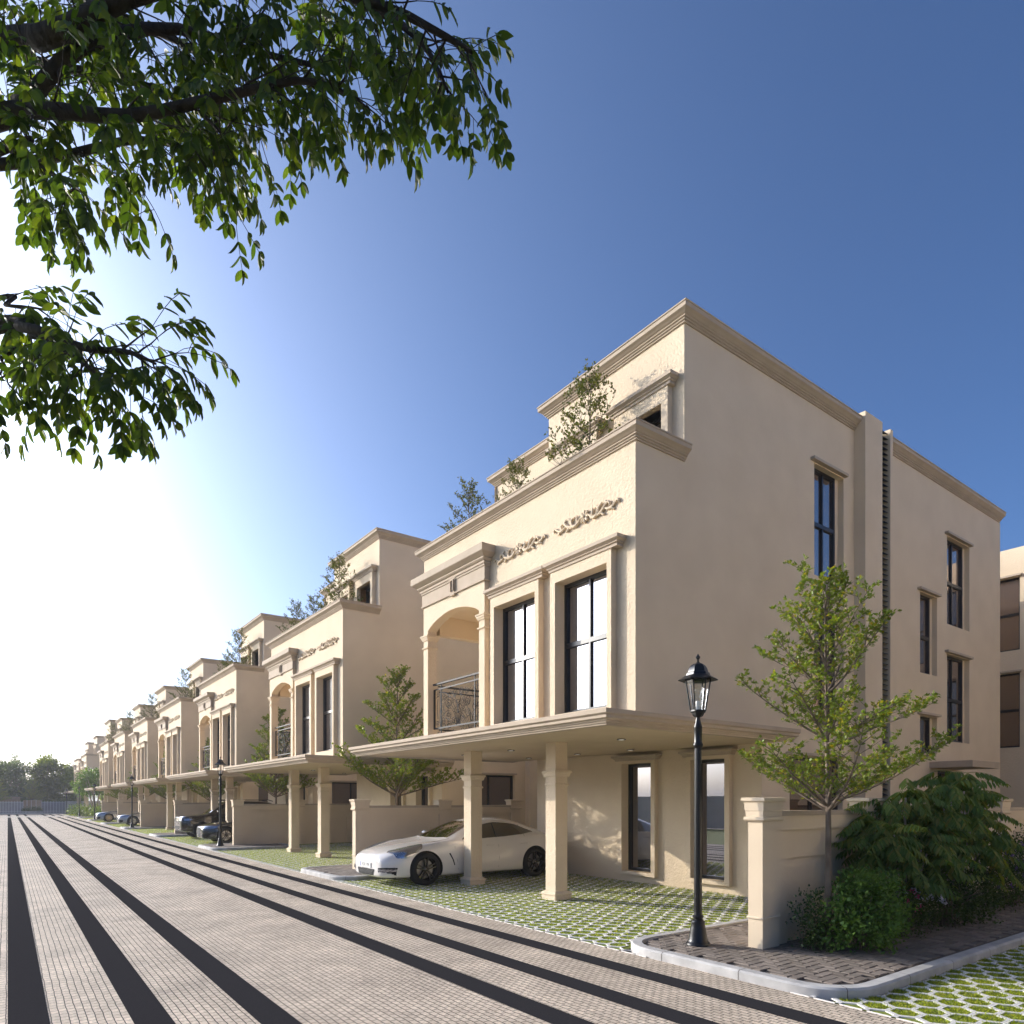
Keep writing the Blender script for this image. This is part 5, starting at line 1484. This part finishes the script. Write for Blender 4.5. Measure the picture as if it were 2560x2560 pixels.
# feathery (pinnate) leaved shrubs
def pinnate_shrub(name, loc, seed, H, heads, label, ex=1.0):
    rg = np.random.default_rng(seed)
    root = tag(empty(name, loc), label, 'shrub', 'feathery leaved shrubs by the garden wall')
    q = MB(); P, D, N, Ls = [], [], [], []
    rq = MB()
    for hx, hy_, hz, nf in heads:
        top = np.array([hx, hy_, hz]); base = np.array([hx * .12, hy_ * .12, 0])
        mid = base * .55 + top * .45 + np.array([hx * -.1, hy_ * -.1, hz * .08])
        pts = [tuple((1 - t) ** 2 * base + 2 * t * (1 - t) * mid + t * t * top) for t in np.linspace(0, .86, 9)]
        q.tube(pts, [.032 * (1 - .65 * t) * (hz / 1.8) ** .5 for t in np.linspace(0, 1, 9)], 6)
        for k in range(nf):
            a = 6.283 * k / nf * 2.4 + rg.normal(0, .3); zz = top - np.array([0, 0, .45]) * rg.random() ** 1.3
            ln = (.36 + .22 * rg.random()) * ex
            el = R(38 - 60 * rg.random()) + (top[2] - zz[2]) * -.3
            d = np.array([math.cos(a) * math.cos(el), math.sin(a) * math.cos(el), math.sin(el)])
            p = zz.copy(); m = 9; pr = [p]
            for i in range(m):
                d = d + np.array([0, 0, -.095]) + rg.normal(0, .035, 3); d /= np.linalg.norm(d)
                p = p + d * ln / m; pr.append(p)
                if i < 1: continue
                sd = np.cross(d, [0, 0, 1.0]); sd /= np.linalg.norm(sd); upv = np.cross(sd, d)
                sc = math.sin(math.pi * (.2 + .72 * i / m))
                for sg in (-1, 1):
                    P.append(p); D.append(sd * sg * .8 + d * .45 + np.array([0, 0, -.75])); N.append(upv + sd * sg * .6 + rg.normal(0, .1, 3)); Ls.append(.165 * sc * (.85 + .3 * rg.random()) * ex)
            P.append(p); D.append(d); N.append(np.cross(sd, d)); Ls.append(.09)
            rq.tube(pr, [.0035 * (1 - .6 * i / m) for i in range(m + 1)], 3, cap=False)
    q.build('stems', M['bark_pale'], root, smooth=180)
    Ls = np.array(Ls)
    cr = leaf_mesh('crown', P, D, N, Ls, Ls * .30, M['leaf_pinnate'], root, detail=1)
    rq.build('leaf_stalks', M['leaf_pinnate'], cr)
    return root
rg = random.Random(77)
def heads(n, R_, z0_, z1_, cx=0, cy=0, ry=.5):
    out = []
    for k in range(n):
        a = 6.283 * k / n + rg.uniform(-.3, .3); r_ = R_ * math.sqrt(rg.uniform(.02, 1))
        out.append((cx + r_ * math.cos(a), cy + r_ * math.sin(a) * ry, z1_ - (z1_ - z0_) * (r_ / R_) ** 1.2 * rg.uniform(.6, 1.1), rg.randint(10, 14)))
    return out
pinnate_shrub('feathery_shrub', (10.95, 4.15, z0), 41, 2.2, heads(24, .92, 1.1, 2.55, .05, 0, .5), 'large feathery leaved shrub with pale stems, right of the pair')
pinnate_shrub('feathery_shrub', (9.65, 4.25, z0), 42, 2.0, heads(18, .85, 1.0, 2.25, -.05, 0, .45), 'darker feathery leaved shrub close behind the young tree, left of the pair', .95)

# low shrubs and the crooked tree by the side street
for j, (x, y, s_, lb) in enumerate(((6.75, 94.5, 1.0, 'clipped light green shrub right of the fifth lamp post, by the white wall'), (7.9, 87.6, .9, 'light green low shrub under the crooked multi stem tree'), (8.8, 85.0, 1.1, 'light green low shrub nearest the car with gold wheels'), (8.3, 104, 1.2, 'dark round shrub against the far white wall'))):
    shrub('low_shrub', (x, y, .05), 60 + j, [(0, 0, .55, 1.1 * s_, 1.6, .6 * s_), (.8, -.8, .45, .9 * s_, 1.0, .5 * s_)], 1500, (.17, .12), 'leaf_hedge' if j < 3 else 'leaf_far_blue', lb, st=None, group='low shrubs by the side street')

def broad_tree(name, loc, seed, H, crown, n, leaf, mat, label, trunks=1, tr=.22, bark='bark', spread=1.2, group=None, fork=.45):
    root = tag(empty(name, loc), label, 'tree', group)
    rg = random.Random(seed); q = MB()
    for t in range(trunks):
        a = 6.28 * t / max(1, trunks) + rg.random(); lean = spread * .25 * (0 if trunks == 1 else 1)
        zf = H * fork * rg.uniform(.85, 1.1)
        b = [(0 + .2 * (trunks > 1) * math.cos(a), .2 * (trunks > 1) * math.sin(a), 0), (lean * math.cos(a) * .6, lean * math.sin(a) * .6, zf * .5), (lean * math.cos(a) * 1.3, lean * math.sin(a) * 1.3, zf)]
        q.tube(b, [tr, tr * .85, tr * .7], 8)
        for k in range(6 if trunks == 1 else 4):
            a2 = a + rg.uniform(-1.6, 1.6) if trunks > 1 else 6.28 * k / 6 + rg.random(); s_ = spread * rg.uniform(.5, 1.1); zt = H * rg.uniform(.7, .97)
            e = b[-1]
            q.tube([e, (e[0] + s_ * .5 * math.cos(a2), e[1] + s_ * .5 * math.sin(a2), zf + (zt - zf) * .5), (e[0] + s_ * math.cos(a2), e[1] + s_ * math.sin(a2), zt)], [tr * .5, tr * .3, tr * .1], 6)
    q.build('trunk', M[bark], root, smooth=180)
    leaf_blob('crown', seed, crown, n, leaf, mat, root, up=.1)
    return root
def lobes(seed, n, R_, z0_, z1_, r_):
    g = random.Random(seed); out = []
    for _ in range(n):
        a = g.random() * 6.28; q_ = R_ * math.sqrt(g.random()); z = g.uniform(z0_, z1_); k = r_ * g.uniform(.6, 1.2) * (1 - .35 * (z - z0_) / (z1_ - z0_))
        out.append((q_ * math.cos(a) * (1 - .45 * (z - z0_) / (z1_ - z0_)), q_ * math.sin(a) * .8, z, k, k, k * .7))
    return out
broad_tree('crooked_tree', (8.0, 91.0, 0), 71, 5.6, lobes(71, 22, 2.1, 3.0, 5.3, .95), 5200, (.20, .13), 'leaf_bush', 'crooked multi stem street tree with a round crown beside the last carport', trunks=3, tr=.11, bark='bark_pale', spread=1.7, fork=.5)
FT = [('leafy_tree', (-.2, 127, 0), 7.4, 24, 4.0, 'leaf_far_blue', 'broad dark tree beyond the far left fence, tallest dense crown', 1),
      ('open_tree', (5.2, 124, 0), 8.6, 20, 2.7, 'leaf_far', 'tall open yellow green tree behind the middle of the far wall', 2),
      ('leafy_tree', (9.0, 130, 0), 7.2, 18, 2.6, 'leaf_far_blue', 'dark tree behind the far white wall, right of the open tree', 1),
      ('leafy_tree', (2.4, 133, 0), 6.6, 18, 2.6, 'leaf_far_blue', 'dark rounded tree in the gap behind the open yellow green tree', 1),
      ('leafy_tree', (-5.5, 122, 0), 7.0, 20, 3.0, 'leaf_far', 'leafy tree at the far left edge beyond the fence', 1),
      ('leafy_tree', (13.5, 134, 0), 8.5, 20, 3.2, 'leaf_far', 'tree showing just left of the farthest house roof', 1),
      ('leafy_tree', (7.4, 121.5, 0), 5.6, 14, 1.9, 'leaf_far', 'smaller sunlit tree behind the farthest lamp post', 1),
      ('leafy_tree', (-2.5, 140, 0), 8.2, 20, 3.2, 'leaf_far_blue', 'bluish tree rising behind the broad far left tree', 1)]
for j, (nm, loc, H, nl_, R_, mt, lb, tk) in enumerate(FT):
    broad_tree(nm, loc, 80 + j, H, lobes(80 + j, nl_, R_, H * .22, H * .92, R_ * .42), 7500, (.36, .24), mt, lb, trunks=tk, tr=.16, spread=R_ * .7, group='trees beyond the far wall', fork=.35)
# slim leader tree and young whorled trees beyond the wall
broad_tree('slim_tree', (1.0, 128, 0), 95, 9.6, [(0, 0, 2.5 + 1.0 * k, 1.5 - .19 * k, 1.5 - .19 * k, .42) for k in range(7)], 2600, (.26, .12), 'leaf_far_blue', 'slim pointed tree topping the far left trees', tr=.13, spread=.5, group='trees beyond the far wall')
c = copy_tree(gt0); c.location = (2.9, 119.9, -.2); c.rotation_euler = (0, 0, 1.0); c.scale = (1.05,) * 3; tag(c, 'young whorled tree just behind the tan gate', 'tree', 'trees beyond the far wall')
c = copy_tree(gt0); c.location = (-1.2, 117.2, -.2); c.rotation_euler = (0, 0, 2.2); c.scale = (.95,) * 3; tag(c, 'young whorled tree at the far left in front of the fence', 'tree', 'trees beyond the far wall')

# ------------------------------------------------------------------ far end of the street
Y0 = 118.2
mb = MB(); mb.box(-8, 16, 111.2, 112.0, -.05, .10); mb.box(-8, 16, 112.0, 119, -.05, .085); kind(mb.build('pavement', M['kerb']))
def slat_fence(x0, x1, label):
    root = tag(empty('panel_fence', (x0, Y0, .09)), label, 'fence', 'grey panel fences at the street end')
    q = MB(); L_ = x1 - x0; q.box(0, L_, 0, .06, 0, 1.58); q.build('panel', M['wallgrey'], root)
    n = max(2, int(L_ / .32))
    for k in range(n + 1):
        q = MB(); x = L_ * k / n; q.box(x - .018, x + .018, -.05, -.01, 0, 1.68); q.build('post', M['whitemetal'], root)
    q = MB(); q.box(0, L_, -.04, -.012, 1.50, 1.545); q.box(0, L_, -.04, -.012, .2, .24); q.build('rail', M['whitemetal'], root)
slat_fence(-6, 1.75, 'grey panel fence with white posts at the street end, left of the tan gate')
slat_fence(3.9, 6.7, 'grey panel fence with white posts at the street end, right of the tan gate')
root = tag(empty('boarded_gate', (1.75, Y0 + .1, .09)), 'tan boarded gate with white posts closing the street end, above a low hedge', 'gate')
q = MB(); q.box(0, 2.15, 0, .08, 0, 1.8); q.build('board_panel', M['tan'], root)
for x in (.45, .95, 1.5): q = MB(); q.box(x - .02, x + .02, -.05, -.005, 0, 1.8); q.build('post', M['whitemetal'], root)
q = MB(); q.box(-4, 1.5, 4, 4.3, 0, 2.4); tag(q.build('tan_wall', M['tan']), 'tall tan wall behind the left grey panel fence', 'wall').location = (0, Y0, 0)
q = MB(); q.box(0, 9, 0, .25, 0, 1.75); tag(q.build('white_wall', M['whitewall']), 'white rendered wall at the street end, right of the fences', 'wall').location = (6.75, Y0, 0)
root = tag(empty('hedge_planter', (1.6, Y0 - 1.6, .085)), 'low clipped hedge in a concrete planter before the tan gate', 'planter')
q = MB(); q.box(0, 2.4, 0, .7, 0, .28); q.build('trough', M['kerb'], root)
leaf_blob('hedge', 97, [(.3 + .36 * k, .35, .48, .3, .33, .26) for k in range(6)], 1500, (.12, .08), 'leaf_far_blue', root)

# ------------------------------------------------------------------ across the street (seen mirrored in the panes)
q = MB(); q.box(0, .25, 0, 110, 0, 2.1); tag(q.build('white_wall', M['whitewall']), 'long white perimeter wall across the street, outside the left edge', 'wall').location = (-14.5, -30, 0)
for j, (y, H) in enumerate(((4, 6.2), (24, 7.4))):
    root = tag(empty('modern_house', (-46, y, 0)), ('dark flat roofed house mirrored in the ground floor panes, lower one', 'dark flat roofed house mirrored in the ground floor panes, taller one')[j], 'house')
    q = MB(); q.box(-10, 0, 0, 14, 0, H); q.box(-9, -1, 3, 12, H, H + 2); q.build('wall', M['trim'], root)
    for k in range(4):
        q = MB(); q.box(.0, .06, 1 + 3.2 * k, 2.8 + 3.2 * k, H - 2.4, H - .8); q.build('window', M['carglass'], root)

# ------------------------------------------------------------------ big tree overhead, trunk on the left verge
def pxpt(px, py, d):
    th = R(36.45); r_ = (px - 1280) / 1707 * d
    return np.array([r_ * math.cos(th) + d * math.sin(th), d * math.cos(th) - r_ * math.sin(th), 1.8 + (2002 - py) / 1707 * d])
root = tag(empty('overhanging_tree', (-4.2, 7.4, 0)), 'large dark tree whose leafy boughs hang into the upper left of the view', 'tree')
off = np.array([-4.2, 7.4, 0])
rg = np.random.default_rng(5)
q = MB(); P, D, N, Ls, MI = [], [], [], [], []
trunk = [np.array([0, 0, 0]), np.array([.05, .02, 1.5]), np.array([.15, -.1, 3.0]), np.array([.35, -.3, 4.6]), np.array([.5, -.5, 6.2]), np.array([.4, -.6, 8.0])]
q.tube([tuple(t) for t in trunk], [.26, .21, .19, .17, .13, .06], 12)
def compound(p, d, ln=.2, sc=1.0):
    """one ash-like compound leaf hanging from p"""
    d = d / np.linalg.norm(d); m = 4; pr = [p]
    for i in range(m):
        d = d + np.array([0, 0, -.16]) + rg.normal(0, .04, 3); d /= np.linalg.norm(d)
        p = p + d * ln / m; pr.append(p)
        sd = np.cross(d, [0, 0, 1.0]); sd /= max(1e-6, np.linalg.norm(sd)); upv = np.cross(sd, d)
        if i == 0: continue
        for sg in (-1, 1):
            P.append(p); D.append(sd * sg * .75 + d * .55 + np.array([0, 0, -.55 - .3 * rg.random()]) + rg.normal(0, .12, 3)); N.append(upv + rg.normal(0, .45, 3)); Ls.append(.094 * sc * (.8 + .4 * rg.random()))
    P.append(p); D.append(d + np.array([0, 0, -.5])); N.append(upv + rg.normal(0, .4, 3)); Ls.append(.105 * sc)
    q.tube(pr, .0022, 3, cap=False)
def bough(pts, r0, shoots, sl, start=.1, sprd=1.0):
    pts = [np.array(p) - off for p in pts]
    # smooth
    n = 16; out = []
    for k in range(n + 1):
        f = k / n * (len(pts) - 1); i = min(int(f), len(pts) - 2); f -= i
        p0 = pts[max(i - 1, 0)]; p1 = pts[i]; p2 = pts[i + 1]; p3 = pts[min(i + 2, len(pts) - 1)]
        out.append(.5 * ((2 * p1) + (-p0 + p2) * f + (2 * p0 - 5 * p1 + 4 * p2 - p3) * f * f + (-p0 + 3 * p1 - 3 * p2 + p3) * f ** 3))
    q.tube([tuple(o) for o in out], [r0 * (1 - .85 * k / n) for k in range(n + 1)], 7, cap=False)
    for s_ in range(shoots):
        t = start + (1 - start) * (s_ + rg.random()) / shoots; f = t * n; i = min(int(f), n - 1); p = out[i] * (1 - (f - i)) + out[i + 1] * (f - i)
        ax = out[i + 1] - out[i]; ax /= np.linalg.norm(ax)
        d = ax * .7 + rvec(rg) * .9 * sprd + np.array([0, 0, -.1]); d /= np.linalg.norm(d)
        ln = sl * (.5 + .8 * rg.random()) * (1.15 - .5 * t); m = max(3, int(ln / .09)); sp = [p]
        for j in range(m):
            d = d + rg.normal(0, .10, 3) + np.array([0, 0, -.05]); d /= np.linalg.norm(d)
            p = p + d * ln / m; sp.append(p)
            if j % 1 == 0:
                ld = d * .5 + rvec(rg) * .8 + np.array([0, 0, -.25]); compound(p, ld, .20 + .12 * rg.random()) if rg.random() < .8 else None
        compound(p, d, .24)
        q.tube([tuple(o) for o in sp], [.006 * (1 - .7 * j / m) + .001 for j in range(m + 1)], 4, cap=False)
T = off + trunk[3]; T2 = off + trunk[4]; T1 = off + trunk[2]
bough([T, pxpt(-150, 130, 4.4), pxpt(120, 90, 4.2), pxpt(330, -10, 4.1), pxpt(620, -60, 4.0), pxpt(950, 10, 3.9), pxpt(1180, 130, 3.8)], .085, 34, 0.468, .38)
bough([T, pxpt(-150, 330, 4.5), pxpt(60, 250, 4.4), pxpt(200, 120, 4.3), pxpt(420, 70, 4.4), pxpt(640, 130, 4.5), pxpt(860, 180, 4.4)], .07, 29, 0.454, .3)
bough([T, pxpt(-150, 300, 4.2), pxpt(100, 275, 4.1), pxpt(320, 290, 4.0), pxpt(560, 240, 4.0), pxpt(760, 200, 4.0), pxpt(880, 240, 3.9)], .06, 29, 0.416, .3)
bough([T, pxpt(-100, 420, 4.6), pxpt(150, 390, 4.6), pxpt(330, 350, 4.5), pxpt(460, 370, 4.4), pxpt(550, 420, 4.3)], .045, 23, 0.378, .3)
bough([T1, pxpt(-100, 420, 4.3), pxpt(30, 380, 4.2), pxpt(110, 420, 4.1), pxpt(200, 480, 4.0)], .03, 15, 0.317, .3)
bough([T2, pxpt(300, -150, 4.6), pxpt(600, -100, 4.5), pxpt(850, -20, 4.4), pxpt(1040, 90, 4.3), pxpt(1120, 230, 4.2)], .06, 23, 0.416, .35)
bough([T2, pxpt(0, -60, 4.9), pxpt(250, 20, 4.8), pxpt(520, 140, 4.8), pxpt(700, 260, 4.7)], .05, 23, 0.454, .2)
bough([T, pxpt(-200, 60, 4.9), pxpt(100, 160, 5.0), pxpt(300, 190, 4.9), pxpt(480, 270, 4.8), pxpt(570, 350, 4.7)], .05, 23, 0.416, .2)
bough([T1, pxpt(-150, 840, 4.3), pxpt(60, 820, 4.1), pxpt(210, 870, 4.0), pxpt(320, 880, 3.9), pxpt(390, 910, 3.9)], .045, 16, 0.301, .42)
bough([T1, pxpt(-120, 850, 4.2), pxpt(80, 840, 4.1), pxpt(180, 890, 4.0), pxpt(270, 960, 3.9)], .03, 12, 0.258, .42)
bough([T1, pxpt(-150, 780, 4.5), pxpt(20, 765, 4.4), pxpt(120, 775, 4.3)], .025, 5, 0.258, .45)
bough([T1, pxpt(-120, 900, 4.3), pxpt(0, 900, 4.2), pxpt(20, 960, 4.2)], .02, 5, 0.216, .45)
q.build('trunk', M['bark_dark'], root, smooth=180)
Ls = np.array(Ls)
leaf_mesh('crown', P, D, N, Ls, Ls * .40, M['leaf_over'], root, detail=2)
print('leaves', nl, nl2, nl3, len(Ls))

# ------------------------------------------------------------------ air
mb = MB(); mb.box(-705, 905, -305, 1505, -1.6, 12.5)
hz = mb.build('haze', bpy.data.materials.new('haze_air')); kind(hz, 'stuff')
hm = hz.data.materials[0]; hm.use_nodes = True; ht = hm.node_tree; ht.nodes.clear()
pv = ht.nodes.new('ShaderNodeVolumePrincipled'); pv.inputs['Color'].default_value = (0.92, 0.94, 1.0, 1); pv.inputs['Density'].default_value = 0.0005; pv.inputs['Anisotropy'].default_value = 0.3
ho = ht.nodes.new('ShaderNodeOutputMaterial'); ht.links.new(pv.outputs[0], ho.inputs['Volume'])
